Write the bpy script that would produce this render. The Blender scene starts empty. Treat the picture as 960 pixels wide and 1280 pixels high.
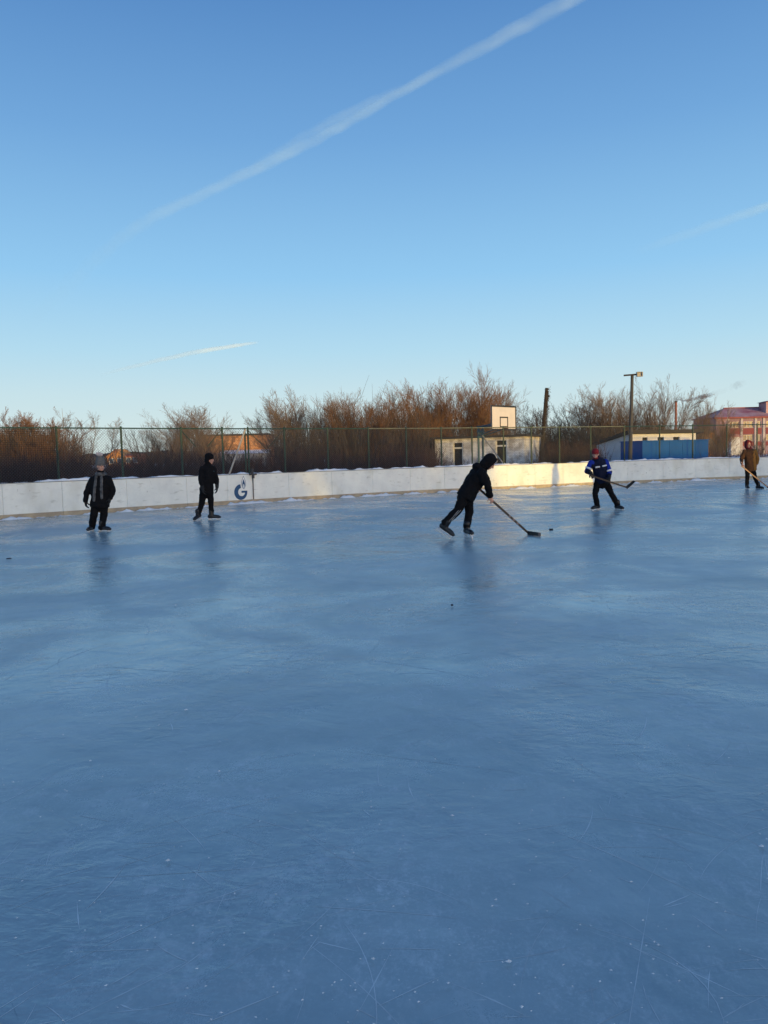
import bpy, math, random
import numpy as np
from mathutils import Vector, Matrix, noise
random.seed(7); RNG = np.random.default_rng(11)
sc = bpy.context.scene; COL = sc.collection
V = Vector
# ------------------------------------------------------------------ camera
CAM_H = 1.5; F_PX = 960.0; PITCH = math.atan(70/960); ROLL = math.radians(1.43)
Fw = V((0, math.cos(PITCH), -math.sin(PITCH))); U0 = V((0, math.sin(PITCH), math.cos(PITCH))); X0 = V((1, 0, 0))
Rt = X0*math.cos(ROLL) - U0*math.sin(ROLL); Up = X0*math.sin(ROLL) + U0*math.cos(ROLL)
EYE = V((0, 0, CAM_H))
cd = bpy.data.cameras.new('camera'); cam = bpy.data.objects.new('camera', cd); COL.objects.link(cam)
cam.matrix_world = Matrix(((Rt.x, Up.x, -Fw.x, 0), (Rt.y, Up.y, -Fw.y, 0), (Rt.z, Up.z, -Fw.z, CAM_H), (0, 0, 0, 1)))
cd.sensor_fit = 'VERTICAL'; cd.sensor_height = 36; cd.lens = 36*F_PX/1280
cd.clip_start = 0.05; cd.clip_end = 90000
sc.camera = cam
def ray(px, py): return Fw + Rt*((px-480)/F_PX) + Up*((640-py)/F_PX)
def at(px, py, Y):
    d = ray(px, py); return EYE + d*(Y/d.y)
def ground(px, py, z=0.0):
    d = ray(px, py); return EYE + d*((z-CAM_H)/d.z)
# ------------------------------------------------------------------ materials
def lin(c): return tuple((x/255/12.92 if x/255 <= .04045 else ((x/255+.055)/1.055)**2.4) for x in c)
def ramp(nt, stops, interp='LINEAR'):
    r = nt.nodes.new('ShaderNodeValToRGB'); e = r.color_ramp.elements; r.color_ramp.interpolation = interp
    e[0].position, e[0].color = stops[0][0], (*stops[0][1], 1); e[1].position, e[1].color = stops[-1][0], (*stops[-1][1], 1)
    for p, c in stops[1:-1]:
        q = e.new(p); q.color = (*c, 1)
    return r
def mat(name, c, rough=.7, var=.25, scale=6., bump=0., metal=0., spec=.4, c2=None, stretch=None, fine=0.):
    """a surface whose colour drifts between c and c2 (default: c darkened by var) with a noise pattern"""
    m = bpy.data.materials.new(name); m.use_nodes = True; nt = m.node_tree; b = nt.nodes['Principled BSDF']
    tc = nt.nodes.new('ShaderNodeTexCoord'); n = nt.nodes.new('ShaderNodeTexNoise')
    n.inputs['Scale'].default_value = scale; n.inputs['Detail'].default_value = 6; n.inputs['Roughness'].default_value = .65
    if stretch:
        mp = nt.nodes.new('ShaderNodeMapping'); mp.inputs['Scale'].default_value = stretch
        nt.links.new(tc.outputs['Object'], mp.inputs[0]); nt.links.new(mp.outputs[0], n.inputs['Vector'])
    else: nt.links.new(tc.outputs['Object'], n.inputs['Vector'])
    c2 = c2 or tuple(x*(1-var) for x in c)
    r = ramp(nt, [(.32, c2), (.68, c)]); nt.links.new(n.outputs['Fac'], r.inputs[0])
    nt.links.new(r.outputs[0], b.inputs['Base Color'])
    b.inputs['Roughness'].default_value = rough; b.inputs['Metallic'].default_value = metal
    b.inputs['Specular IOR Level'].default_value = spec
    if bump:
        bp = nt.nodes.new('ShaderNodeBump'); bp.inputs['Strength'].default_value = bump; bp.inputs['Distance'].default_value = .02
        nt.links.new(n.outputs['Fac'], bp.inputs['Height']); nt.links.new(bp.outputs[0], b.inputs['Normal'])
    return m
M = {}
M['board'] = mat('white_board_plastic', (.80, .81, .76), .5, .1, 1.6, .05, c2=(.66, .67, .645))
def scuff(m):
    nt = m.node_tree; b = nt.nodes['Principled BSDF']; src = b.inputs['Base Color'].links[0].from_socket
    tc = nt.nodes.new('ShaderNodeTexCoord'); last = src
    for sc_, st, lo, hi, col in ((3.5, (1, 1, 3.2), .60, .74, (.75, .75, .73)), (16, (1, 1, .35), .69, .76, (.5, .5, .5)), (1.3, (1, 1, .6), .52, .75, (.80, .79, .73))):
        mp = nt.nodes.new('ShaderNodeMapping'); mp.inputs['Scale'].default_value = st; n = nt.nodes.new('ShaderNodeTexNoise'); n.inputs['Scale'].default_value = sc_; n.inputs['Detail'].default_value = 5
        nt.links.new(tc.outputs['Object'], mp.inputs[0]); nt.links.new(mp.outputs[0], n.inputs['Vector'])
        mr = nt.nodes.new('ShaderNodeMapRange'); mr.inputs['From Min'].default_value = lo; mr.inputs['From Max'].default_value = hi; nt.links.new(n.outputs['Fac'], mr.inputs['Value'])
        mx = nt.nodes.new('ShaderNodeMix'); mx.data_type = 'RGBA'; mx.blend_type = 'MULTIPLY'; nt.links.new(mr.outputs[0], mx.inputs[0]); nt.links.new(last, mx.inputs[6]); mx.inputs[7].default_value = (*col, 1); last = mx.outputs[2]
    nt.links.new(last, b.inputs['Base Color'])
scuff(M['board'])
M['rail'] = mat('board_rail', (.22, .23, .24), .6)
M['kick'] = mat('kickboard', (.46, .37, .25), .6, .3, 3, .2, c2=(.27, .22, .17))
M['frame'] = mat('dark_frame', (.05, .05, .055), .7)
M['snow'] = mat('snow_surface', (.82, .84, .88), .8, .12, 4, .3)
M['fence'] = mat('green_paint', (.020, .060, .045), .5, .5, 5)
M['fence_sunlit'] = mat('sunlit_green_paint', (.16, .17, .11), .5, .4, 5)  # lit copy of the fence green, sunlight painted into the rails
M['wire'] = mat('galvanised_wire', (.10, .11, .11), .5, .3, 20, metal=.3)
M['net'] = mat('dark_net', (.012, .012, .014), .8)
M['pipe'] = mat('bare_pipe', (.34, .32, .29), .5, .3, 5)
M['blue_emb'] = mat('emblem_blue', (.008, .065, .17), .5, .15)
M['white_emb'] = mat('emblem_white', (.78, .80, .80), .5, .05)
M['teal'] = mat('teal_paint', (.03, .10, .12), .5, .4)
M['bb'] = mat('backboard_white', (.58, .54, .52), .5, .12, 2)
M['black'] = mat('black_paint', (.018, .018, .02), .5)
M['rim'] = mat('rim_paint', (.12, .05, .035), .5)
def brick(name, c1, c2, mortar, sx=1.0, stain=None):
    m = bpy.data.materials.new(name); m.use_nodes = True; nt = m.node_tree; b = nt.nodes['Principled BSDF']
    tc = nt.nodes.new('ShaderNodeTexCoord'); sep = nt.nodes.new('ShaderNodeSeparateXYZ'); add = nt.nodes.new('ShaderNodeMath'); cmb = nt.nodes.new('ShaderNodeCombineXYZ')
    nt.links.new(tc.outputs['Object'], sep.inputs[0]); add.operation = 'ADD'
    nt.links.new(sep.outputs[0], add.inputs[0]); nt.links.new(sep.outputs[1], add.inputs[1])
    nt.links.new(add.outputs[0], cmb.inputs[0]); nt.links.new(sep.outputs[2], cmb.inputs[1])
    br = nt.nodes.new('ShaderNodeTexBrick'); nt.links.new(cmb.outputs[0], br.inputs['Vector'])
    br.inputs['Scale'].default_value = sx; br.inputs['Brick Width'].default_value = .26; br.inputs['Row Height'].default_value = .09
    br.inputs['Mortar Size'].default_value = .012; br.inputs['Color1'].default_value = (*c1, 1); br.inputs['Color2'].default_value = (*c2, 1); br.inputs['Mortar'].default_value = (*mortar, 1)
    n = nt.nodes.new('ShaderNodeTexNoise'); n.inputs['Scale'].default_value = 2.2; n.inputs['Detail'].default_value = 8
    nt.links.new(tc.outputs['Object'], n.inputs['Vector'])
    mx = nt.nodes.new('ShaderNodeMix'); mx.data_type = 'RGBA'; mx.blend_type = 'MULTIPLY'; mx.inputs[0].default_value = .8
    r = ramp(nt, [(.36, stain or (.45, .42, .40)), (.55, (1, 1, 1))]); nt.links.new(n.outputs['Fac'], r.inputs[0])
    nt.links.new(br.outputs['Color'], mx.inputs[6]); nt.links.new(r.outputs[0], mx.inputs[7]); nt.links.new(mx.outputs[2], b.inputs['Base Color'])
    b.inputs['Roughness'].default_value = .85
    return m
M['white_brick'] = brick('white_brick', (.72, .70, .69), (.62, .60, .58), (.46, .44, .42))
M['orange_brick'] = brick('orange_brick', (.52, .22, .08), (.44, .17, .06), (.40, .28, .18))
M['tar'] = mat('tar_roof', (.035, .03, .03), .8)
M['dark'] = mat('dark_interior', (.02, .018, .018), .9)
M['plaster'] = mat('pale_plaster', (.66, .66, .67), .8, .2, 1.5)
M['cream'] = mat('cream_trim', (.70, .66, .56), .7, .15)
M['bluemetal'] = mat('blue_sheet_metal', (.010, .105, .33), .6, .25, 1.2, spec=.1)
M['glass'] = mat('window_glass', (.09, .13, .18), .12, .3, 1)
M['school'] = mat('school_render', (.28, .19, .24), .85, .2, .8)
M['pilaster'] = mat('pilaster_render', (.44, .40, .43), .85, .15, .8)
M['redpanel'] = mat('red_panel', (.20, .010, .035), .6, .2)
M['redroof'] = mat('red_roof_snow', (.25, .035, .055), .6, .3, .25, c2=(.46, .34, .37))
M['roofedge'] = mat('red_eave', (.22, .03, .04), .6)
M['orange'] = mat('orange_wall', (.60, .27, .08), .8, .3, 1)
M['redhouse'] = mat('brick_red_wall', (.38, .13, .08), .8, .3, 1)
M['wood'] = mat('weathered_wood', (.035, .027, .023), .85, .4, 8, .3, stretch=(1, 1, .15))
M['pole'] = mat('pole_concrete', (.075, .072, .07), .85, .3, 5)
M['lampbox'] = mat('lamp_housing', (.25, .25, .24), .5)
M['lens'] = mat('lamp_lens', (.30, .30, .30), .2)
M['bark'] = mat('bark', (.13, .095, .075), .9, .4, 5)
M['twig'] = mat('rust_twigs', (.25, .132, .072), .85, .45, .6)
M['twig_grey'] = mat('grey_twigs', (.24, .17, .125), .85, .4, .6)
M['twig_dark'] = mat('dark_twigs', (.075, .055, .048), .85, .4, .6)
M['birch'] = mat('birch_bark', (.42, .38, .34), .8, .5, 6)
M['weed'] = mat('dry_weeds', (.085, .042, .034), .9, .5, .8, c2=(.022, .015, .016))
M['forest'] = mat('far_forest', (.05, .05, .06), .95, .4, .02)
M['skin'] = mat('skin', (.50, .27, .20), .55, .15, 8)
M['clothblack'] = mat('black_cloth', (.007, .007, .009), .9, .4, 9, .2, spec=.15)
M['trouser'] = mat('black_trousers', (.006, .006, .008), .9, .4, 9, .2, spec=.15)
M['hatgrey'] = mat('grey_knit', (.14, .137, .135), .95, .4, 40, .5)
M['fluff'] = mat('pale_fluff', (.50, .42, .40), .95, .2, 40, .5)
M['scarf'] = mat('grey_scarf', (.13, .13, .135), .95, .55, 11, .4, c2=(.02, .02, .022))
M['navy'] = mat('navy_cloth', (.008, .012, .035), .9, .3, 9, .2, spec=.15)
M['royal'] = mat('royal_blue_cloth', (.012, .035, .30), .9, .3, 9, .2, spec=.15)
M['redhat'] = mat('red_knit', (.22, .012, .02), .95, .3, 40, .4)
M['maroon'] = mat('maroon_hood', (.13, .012, .02), .95, .3, 20, .3)
M['tan'] = mat('sunlit_brown_cloth', (.24, .115, .032), .9, .3, 9, .2, spec=.15)  # brown coat cloth with sunlight painted into its colour
M['brownc'] = mat('dark_brown_cloth', (.075, .038, .022), .9, .3, 9, .2, spec=.15)
M['reflect'] = mat('reflective_tape', (.66, .66, .68), .4, .1)
M['stripe'] = mat('pale_stripe', (.50, .48, .47), .8, .2)
M['boot'] = mat('skate_boot', (.012, .012, .016), .4, .3)
M['holder'] = mat('blade_holder', (.62, .64, .68), .35, .15)
M['steel'] = mat('blade_steel', (.55, .57, .6), .25, .1, metal=.8)
M['glove'] = mat('black_glove', (.009, .009, .011), .8, .3)
M['stickblack'] = mat('stick_shaft', (.016, .014, .014), .4, .3)
M['stickwood'] = mat('stick_wood', (.36, .20, .12), .5, .3, 5)
M['tape'] = mat('stick_tape', (.30, .22, .20), .8, .3)
M['rubber'] = mat('puck_rubber', (.008, .008, .009), .7)
M['scrap'] = mat('dark_scrap', (.01, .014, .04), .7)
M['wall_grey'] = mat('grey_wall', (.35, .33, .31), .85, .2, 1)
# ------------------------------------------------------------------ mesh collector
class MB:
    def __init__(s): s.v = []; s.f = []
    def raw(s, vs, fs):
        o = len(s.v); s.v += [tuple(v) for v in vs]; s.f += [tuple(i+o for i in f) for f in fs]
    def box(s, lo, hi): s.obox(V(((lo[0]+hi[0])/2, (lo[1]+hi[1])/2, (lo[2]+hi[2])/2)), V(((hi[0]-lo[0])/2, 0, 0)), V((0, (hi[1]-lo[1])/2, 0)), V((0, 0, (hi[2]-lo[2])/2)))
    def obox(s, c, a, b, d):
        c, a, b, d = V(c), V(a), V(b), V(d)
        if a.cross(b).dot(d) < 0: a = -a
        vs = [c+a*i+b*j+d*k for k in (-1, 1) for j in (-1, 1) for i in (-1, 1)]
        s.raw(vs, [(0, 2, 3, 1), (4, 5, 7, 6), (0, 1, 5, 4), (2, 6, 7, 3), (0, 4, 6, 2), (1, 3, 7, 5)])
    def tube(s, p0, p1, r0, r1=None, n=8, cap=True):
        p0, p1 = V(p0), V(p1); r1 = r0 if r1 is None else r1
        d = (p1-p0).normalized(); a = d.orthogonal().normalized(); b = d.cross(a)
        vs = []
        for p, r in ((p0, r0), (p1, r1)):
            for i in range(n):
                t = 2*math.pi*i/n; vs.append(p+a*(r*math.cos(t))+b*(r*math.sin(t)))
        fs = [(i, (i+1) % n, n+(i+1) % n, n+i) for i in range(n)]
        if cap: fs += [tuple(range(n-1, -1, -1)), tuple(range(n, 2*n))]
        s.raw(vs, fs)
    def loft(s, rings, n=16):
        """rings: (centre, half-axis vector, half-axis vector); closed at both ends"""
        vs = []
        for c, a, b in rings:
            c, a, b = V(c), V(a), V(b)
            for i in range(n):
                t = 2*math.pi*i/n; vs.append(c+a*math.cos(t)+b*math.sin(t))
        fs = [(k*n+i, k*n+(i+1) % n, (k+1)*n+(i+1) % n, (k+1)*n+i) for k in range(len(rings)-1) for i in range(n)]
        m = len(rings)-1
        fs += [tuple(range(n-1, -1, -1)), tuple(range(m*n, m*n+n))]
        s.raw(vs, fs)
    def rcone(s, p0, p1, r0, r1, n=12, flat=1.0, side=None):
        p0, p1 = V(p0), V(p1); d = p1-p0; L = d.length; d = d/L if L > 1e-6 else V((0, 0, 1))
        a = (side - d*side.dot(d)).normalized() if side is not None else d.orthogonal().normalized(); b = d.cross(a)
        rg = []
        for k in range(5):
            t = math.pi/2*(k+.35)/5; rg.append((p0-d*(r0*math.cos(t)), a*(r0*math.sin(t)), b*(r0*flat*math.sin(t))))
        for k in range(4, -1, -1):
            t = math.pi/2*(k+.35)/5; rg.append((p1+d*(r1*math.cos(t)), a*(r1*math.sin(t)), b*(r1*flat*math.sin(t))))
        s.loft(rg, n)
    def ell(s, c, a, b, d, n=16):
        c, a, b, d = V(c), V(a), V(b), V(d)
        if a.cross(b).dot(d) < 0: d = -d
        s.loft([(c+d*math.cos(t), a*math.sin(t), b*math.sin(t)) for t in [math.pi*(1-(k+.4)/(n/2+.8-.0)) for k in range(n//2+1)]], n)
    def mesh(s, name, smooth=False):
        me = bpy.data.meshes.new(name); me.from_pydata(s.v, [], s.f); me.update()
        if smooth: me.polygons.foreach_set('use_smooth', [True]*len(me.polygons))
        return me
    def build(s, name, m, parent=None, smooth=False):
        if parent is not None:
            w = V(world_loc(parent)); s.v = [tuple(V(v)-w) for v in s.v]
        return link(name, s.mesh(name, smooth), m, parent)
def world_loc(o):
    p = o.location.copy()
    while o.parent is not None: o = o.parent; p += o.location
    return p
def link(name, me, m, parent=None):
    o = bpy.data.objects.new(name, me); COL.objects.link(o)
    if m is not None: me.materials.append(m)
    if parent is not None: o.parent = parent
    return o
def tag(o, label=None, cat=None, group=None, kind=None):
    if label: o['label'] = label
    if cat: o['category'] = cat
    if group: o['group'] = group
    if kind: o['kind'] = kind
    return o
def thing(name, loc, label, cat, group=None):
    o = bpy.data.objects.new(name, None); COL.objects.link(o); o.location = loc; o.empty_display_size = .2
    return tag(o, label, cat, group)
def copy_tree(o, parent=None):
    c = o.copy(); COL.objects.link(c); c.parent = parent
    for ch in o.children: copy_tree(ch, c)
    return c
def segs_mesh(name, P0, P1, R0, R1, n=3):
    """many tapered prisms at once (branches, wires)"""
    P0, P1 = np.asarray(P0, float), np.asarray(P1, float); R0, R1 = np.asarray(R0, float), np.asarray(R1, float)
    d = P1-P0; d /= np.maximum(np.linalg.norm(d, axis=1, keepdims=True), 1e-9)
    ref = np.where(np.abs(d[:, 2:3]) < .9, np.array([[0, 0, 1.]]), np.array([[1., 0, 0]]))
    a = np.cross(d, ref); a /= np.linalg.norm(a, axis=1, keepdims=True); b = np.cross(d, a)
    N = len(P0); vs = np.empty((N, 2*n, 3))
    for i in range(n):
        t = 2*math.pi*i/n; u = a*math.cos(t)+b*math.sin(t)
        vs[:, i] = P0+u*R0[:, None]; vs[:, n+i] = P1+u*R1[:, None]
    q = np.array([[i, (i+1) % n, n+(i+1) % n, n+i] for i in range(n)])
    fs = (q[None]+(np.arange(N)*2*n)[:, None, None]).reshape(-1, 4)
    me = bpy.data.meshes.new(name); nf = len(fs)
    me.vertices.add(N*2*n); me.vertices.foreach_set('co', vs.reshape(-1))
    me.loops.add(nf*4); me.loops.foreach_set('vertex_index', fs.reshape(-1).astype(np.int32))
    me.polygons.add(nf); me.polygons.foreach_set('loop_start', np.arange(0, nf*4, 4, dtype=np.int32)); me.polygons.foreach_set('loop_total', np.full(nf, 4, dtype=np.int32))
    me.update(calc_edges=True); me.validate()
    return me
# ------------------------------------------------------------------ sky, sun
SUN_EL = math.radians(1.8); SUNH = V((.527, -.850, 0)).normalized()
SUN = (SUNH*math.cos(SUN_EL)+V((0, 0, math.sin(SUN_EL)))).normalized()
w = bpy.data.worlds.new("World"); sc.world = w; w.use_nodes = True
nt = w.node_tree; bg = nt.nodes['Background']
sky = nt.nodes.new('ShaderNodeTexSky'); sky.sky_type = 'NISHITA'; sky.sun_disc = False
sky.sun_elevation = SUN_EL; sky.sun_rotation = math.atan2(SUNH.x, SUNH.y); sky.altitude = 100; sky.dust_density = .6
tc = nt.nodes.new('ShaderNodeTexCoord'); sep = nt.nodes.new('ShaderNodeSeparateXYZ'); nt.links.new(tc.outputs['Generated'], sep.inputs[0])
S = [(0, 212, 224, 219), (.04, 209, 229, 230), (.083, 199, 226, 234), (.134, 179, 219, 239), (.223, 147, 201, 240), (.37, 114, 167, 219), (.5, 88, 139, 198), (.707, 60, 104, 168), (1, 42, 80, 142)]
rp = ramp(nt, [(p, lin((r, g, b))) for p, r, g, b in S]); nt.links.new(sep.outputs[2], rp.inputs[0])
dot = nt.nodes.new('ShaderNodeVectorMath'); dot.operation = 'DOT_PRODUCT'; dot.inputs[1].default_value = tuple(SUNH)
nt.links.new(tc.outputs['Generated'], dot.inputs[0])
mr = nt.nodes.new('ShaderNodeMapRange'); mr.inputs['From Min'].default_value = -.05; mr.inputs['From Max'].default_value = .9; mr.interpolation_type = 'SMOOTHSTEP'
nt.links.new(dot.outputs['Value'], mr.inputs['Value'])
SKY_STRENGTH = .15
bg2 = nt.nodes.new('ShaderNodeBackground'); nt.links.new(sky.outputs[0], bg2.inputs[0])
mu = nt.nodes.new('ShaderNodeMath'); mu.operation = 'MULTIPLY'; mu.inputs[1].default_value = SKY_STRENGTH*3.1
nt.links.new(mr.outputs[0], mu.inputs[0]); nt.links.new(mu.outputs[0], bg2.inputs[1])
nt.links.new(rp.outputs[0], bg.inputs[0]); bg.inputs[1].default_value = 1.0
ad = nt.nodes.new('ShaderNodeAddShader'); nt.links.new(bg.outputs[0], ad.inputs[0]); nt.links.new(bg2.outputs[0], ad.inputs[1])
nt.links.new(ad.outputs[0], nt.nodes['World Output'].inputs[0])
sl = bpy.data.lights.new('sun', 'SUN'); sl.energy = 3.4; sl.angle = math.radians(.5); sl.color = (1, .66, .15)
so = bpy.data.objects.new('sun', sl); COL.objects.link(so); so.rotation_euler = SUN.to_track_quat('Z', 'Y').to_euler()
vs_ = sc.view_settings; vs_.view_transform = 'Standard'; vs_.look = 'None'; vs_.exposure = 0; vs_.gamma = 1; vs_.use_curve_mapping = False
sc.render.engine = 'CYCLES'; sc.cycles.use_denoising = True
try: sc.cycles.denoiser = 'OPENIMAGEDENOISE'
except Exception: pass
sc.cycles.max_bounces = 6; sc.cycles.transparent_max_bounces = 12
# ------------------------------------------------------------------ rink outline
CTRL = [(-30, 2), (-29, 7), (-22, 11.9), (-15, 17.4), (-10.7, 21.1), (-8, 23.4), (-5.3, 25.7), (-2.9, 27.4), (1.6, 30.2), (4.6, 31.4), (8, 33), (10.8, 34.2), (14.5, 35.6), (17.8, 36.3), (22, 37.0), (25.6, 35.6), (27.4, 32.4), (27.7, 27), (27.7, 18), (27.7, 9), (27.7, 0)]
def catmull(pts, n=10):
    out = []
    P = [V((*p, 0)) for p in pts]; P = [P[0]*2-P[1]]+P+[P[-1]*2-P[-2]]
    for i in range(1, len(P)-2):
        for k in range(n):
            t = k/n; a, b, c, d = P[i-1], P[i], P[i+1], P[i+2]
            out.append(.5*((2*b)+(-a+c)*t+(2*a-5*b+4*c-d)*t*t+(-a+3*b-3*c+d)*t**3))
    out.append(P[-2]); return out
LINE = catmull(CTRL)
CUM = [0]
for a, b in zip(LINE, LINE[1:]): CUM.append(CUM[-1]+(b-a).length)
def on_line(s):
    s = min(max(s, 0), CUM[-1]-1e-4)
    i = int(np.searchsorted(CUM, s, side='right'))-1
    t = (s-CUM[i])/(CUM[i+1]-CUM[i]); p = LINE[i].lerp(LINE[i+1], t); d = (LINE[i+1]-LINE[i]).normalized()
    return p, d, V((-d.y, d.x, 0))          # point, direction, outward normal
def s_at_px(px):
    k = None
    for i in range(len(LINE)-1):
        def f(p):
            r = ray(px, 600); return p.x*r.y-p.y*r.x
        fa, fb = f(LINE[i]), f(LINE[i+1])
        if fa <= 0 < fb: k = CUM[i]+(CUM[i+1]-CUM[i])*(-fa/(fb-fa))
    return k
POST_PX = [2, 77, 158, 233, 284, 316, 361, 415, 466, 513, 556, 594, 634, 669, 704, 743, 785, 829, 870, 912, 950]
seams = [s_at_px(p) for p in POST_PX]
a = seams[0]; left = []
while a > 3: a -= 2.6; left.append(a)
b = seams[-1]; right = []
while b < CUM[-1]-3: b += 2.6; right.append(b)
SEAMS = left[::-1]+seams+right; I0 = len(left)
I_GATE = I0+POST_PX.index(284)
# ------------------------------------------------------------------ ground and ice
gm = MB(); R = 6000
gm.raw([(R*math.cos(t), R*math.sin(t), -.03) for t in [2*math.pi*i/48 for i in range(48)]], [tuple(range(48))])
tag(gm.build('snow_ground', M['snow']), kind='structure')
def ice_material():
    m = bpy.data.materials.new('rink_ice'); m.use_nodes = True; nt = m.node_tree; b = nt.nodes['Principled BSDF']
    N = nt.nodes.new; Lk = nt.links.new
    tc = N('ShaderNodeTexCoord')
    def nz(scale, detail=4, rough=.55, dist=0., stretch=None, rot=0., off=0.):
        mp = N('ShaderNodeMapping'); mp.inputs['Scale'].default_value = stretch or (1, 1, 1); mp.inputs['Rotation'].default_value = (0, 0, rot); mp.inputs['Location'].default_value = (off, off*1.7, off*.3)
        Lk(tc.outputs['Object'], mp.inputs[0])
        n = N('ShaderNodeTexNoise'); n.inputs['Scale'].default_value = scale; n.inputs['Detail'].default_value = detail; n.inputs['Roughness'].default_value = rough; n.inputs['Distortion'].default_value = dist
        Lk(mp.outputs[0], n.inputs['Vector']); return n.outputs['Fac']
    def mth(op, a, c=None):
        n = N('ShaderNodeMath'); n.operation = op
        for i, x in enumerate((a, c)):
            if x is None: continue
            if isinstance(x, (int, float)): n.inputs[i].default_value = x
            else: Lk(x, n.inputs[i])
        return n.outputs[0]
    def rng(x, a, c, d=0., e=1.):
        n = N('ShaderNodeMapRange'); n.inputs['From Min'].default_value = a; n.inputs['From Max'].default_value = c; n.inputs['To Min'].default_value = d; n.inputs['To Max'].default_value = e
        Lk(x, n.inputs['Value']); return n.outputs[0]
    grain = mth('ADD', mth('MULTIPLY', rng(nz(70, 6, .75, 0, None, 0, 2), .50, .72), .6), mth('MULTIPLY', rng(nz(17, 7, .78, .3, (1, .6, 1), .4, 6), .50, .70), .6))
    dust = mth('MULTIPLY', grain, rng(nz(1.1, 6, .7, .4, None, 0, 9), .40, .64))
    specks = mth('MULTIPLY', rng(nz(26, 2, .5, 0, None, 0, 4), .70, .76), rng(nz(.9, 4, .6, 0, None, 0, 17), .48, .64))
    cloud = mth('ADD', mth('MULTIPLY', nz(.35, 6, .6, .6, None, 0, 31), .55), mth('MULTIPLY', nz(3.2, 7, .72, .5, (.7, 1, 1), .3, 33), .45))
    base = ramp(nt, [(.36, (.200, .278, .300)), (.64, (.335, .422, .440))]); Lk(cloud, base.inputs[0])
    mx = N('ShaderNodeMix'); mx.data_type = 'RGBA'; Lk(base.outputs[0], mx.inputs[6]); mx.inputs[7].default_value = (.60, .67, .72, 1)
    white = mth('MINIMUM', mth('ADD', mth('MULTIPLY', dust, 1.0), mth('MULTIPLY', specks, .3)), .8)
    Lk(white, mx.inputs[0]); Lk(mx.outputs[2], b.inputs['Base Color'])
    ro = rng(nz(.5, 5, .65, .8, None, 0, 41), .36, .64, .16, .37)
    Lk(mth('ADD', ro, mth('MULTIPLY', white, .3)), b.inputs['Roughness'])
    b.inputs['IOR'].default_value = 2.15
    h = mth('ADD', mth('MULTIPLY', nz(2.2, 4, .55, .5, None, 0, 61), .9), mth('MULTIPLY', nz(.6, 2, .5, 0, None, 0, 71), .5))
    h = mth('ADD', h, mth('MULTIPLY', nz(14, 5, .65, 0, None, 0, 81), .10))
    h = mth('ADD', h, mth('MULTIPLY', rng(nz(.8, 3, .6, 0, None, 0, 91), .45, .6), mth('MULTIPLY', nz(7, 3, .6, .4, (1, 1.6, 1), 0, 95), .7)))
    bp = N('ShaderNodeBump'); bp.inputs['Strength'].default_value = .42; bp.inputs['Distance'].default_value = .03
    Lk(h, bp.inputs['Height']); Lk(bp.outputs[0], b.inputs['Normal'])
    return m
im = MB()
outline = [(p.x, p.y, 0) for p in LINE]+[(27.7, -24, 0), (-30, -24, 0)]
im.raw(outline[::-1], [tuple(range(len(outline)))])
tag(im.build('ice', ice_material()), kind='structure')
# skate cuts and ice chips lying on the sheet
def skate_marks(name, n, mtl, z0, wk=1.0):
    vs, fs = [], []
    for i in range(n):
        Y = 1.7+19*random.random()**1.7; X = random.uniform(-1, 1)*(Y*.54+.4); far = 1+Y/9
        Ln = random.choice((.05, .08, .1, .12, .15, .15, .2, .25, .35, .6))*random.uniform(.6, 1.4)*min(far, 2.2); a_ = random.gauss(.5, .55)+(math.pi/2 if random.random() < .3 else 0); cv = random.gauss(0, .5)/max(Ln, .5); w_ = random.uniform(.0012, .0034)*wk*(1+Y/14)
        k = max(5, int(Ln/.06)); p = V((X, Y, 0)); o = len(vs); z = z0+i*5e-7
        for q in range(k+1):
            d = V((math.cos(a_), math.sin(a_), 0)); nn = V((-d.y, d.x, 0)); t = q/k; ww = w_*(math.sin(math.pi*min(max(t, .03), .97))**.6)*random.uniform(.35, 1.1)
            vs += [(p.x+nn.x*ww, p.y+nn.y*ww, z), (p.x-nn.x*ww, p.y-nn.y*ww, z)]; p = p+d*(Ln/k); a_ += cv*(Ln/k)+random.gauss(0, .006)
        fs += [(o+2*q, o+2*q+1, o+2*q+3, o+2*q+2) for q in range(k)]
    me = bpy.data.meshes.new(name); me.from_pydata(vs, [], fs); me.update(); return tag(link(name, me, mtl), kind='stuff')
M['cut'] = mat('cut_ice', (.62, .71, .74), .45, .45, 3, spec=.8); M['cutdark'] = mat('bare_cut_ice', (.20, .285, .32), .3, .2, 3); M['chip'] = mat('ice_chip', (.62, .68, .73), .6, .2, 9)
skate_marks('skate_marks', 8, M['cutdark'], .0002, .5); skate_marks('skate_marks', 1000, M['cut'], .0003, .8)
vs, fs = [], []; heads = [(random.uniform(-1, 1), 1.7+13*random.random()**1.6) for _ in range(60)]
for i in range(1500):
    if random.random() < .45:
        hx, Y0 = random.choice(heads); Y = Y0+random.gauss(0, .12*(1+Y0/6)); X = hx*(Y0*.54)+random.gauss(0, .22*(1+Y0/6))
    else: Y = 1.6+17*random.random()**1.5; X = random.uniform(-1, 1)*(Y*.54+.4)
    rr = random.uniform(.0012, .0032)*(1+Y/10)*(2.2 if random.random() < .03 else 1); o = len(vs); a_ = random.random()*6; z = .0094+i*2e-6
    for q in range(6): f = rr*random.uniform(.5, 1.3); vs.append((X+f*1.3*math.cos(a_+q*1.047), Y+f*math.sin(a_+q*1.047), z))
    vs.append((X, Y, z+rr*.7)); fs += [(o+q, o+(q+1) % 6, o+6) for q in range(6)]
me = bpy.data.meshes.new('ice_chips'); me.from_pydata(vs, [], fs); me.update(); tag(link('ice_chips', me, M['chip']), kind='stuff')
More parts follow.
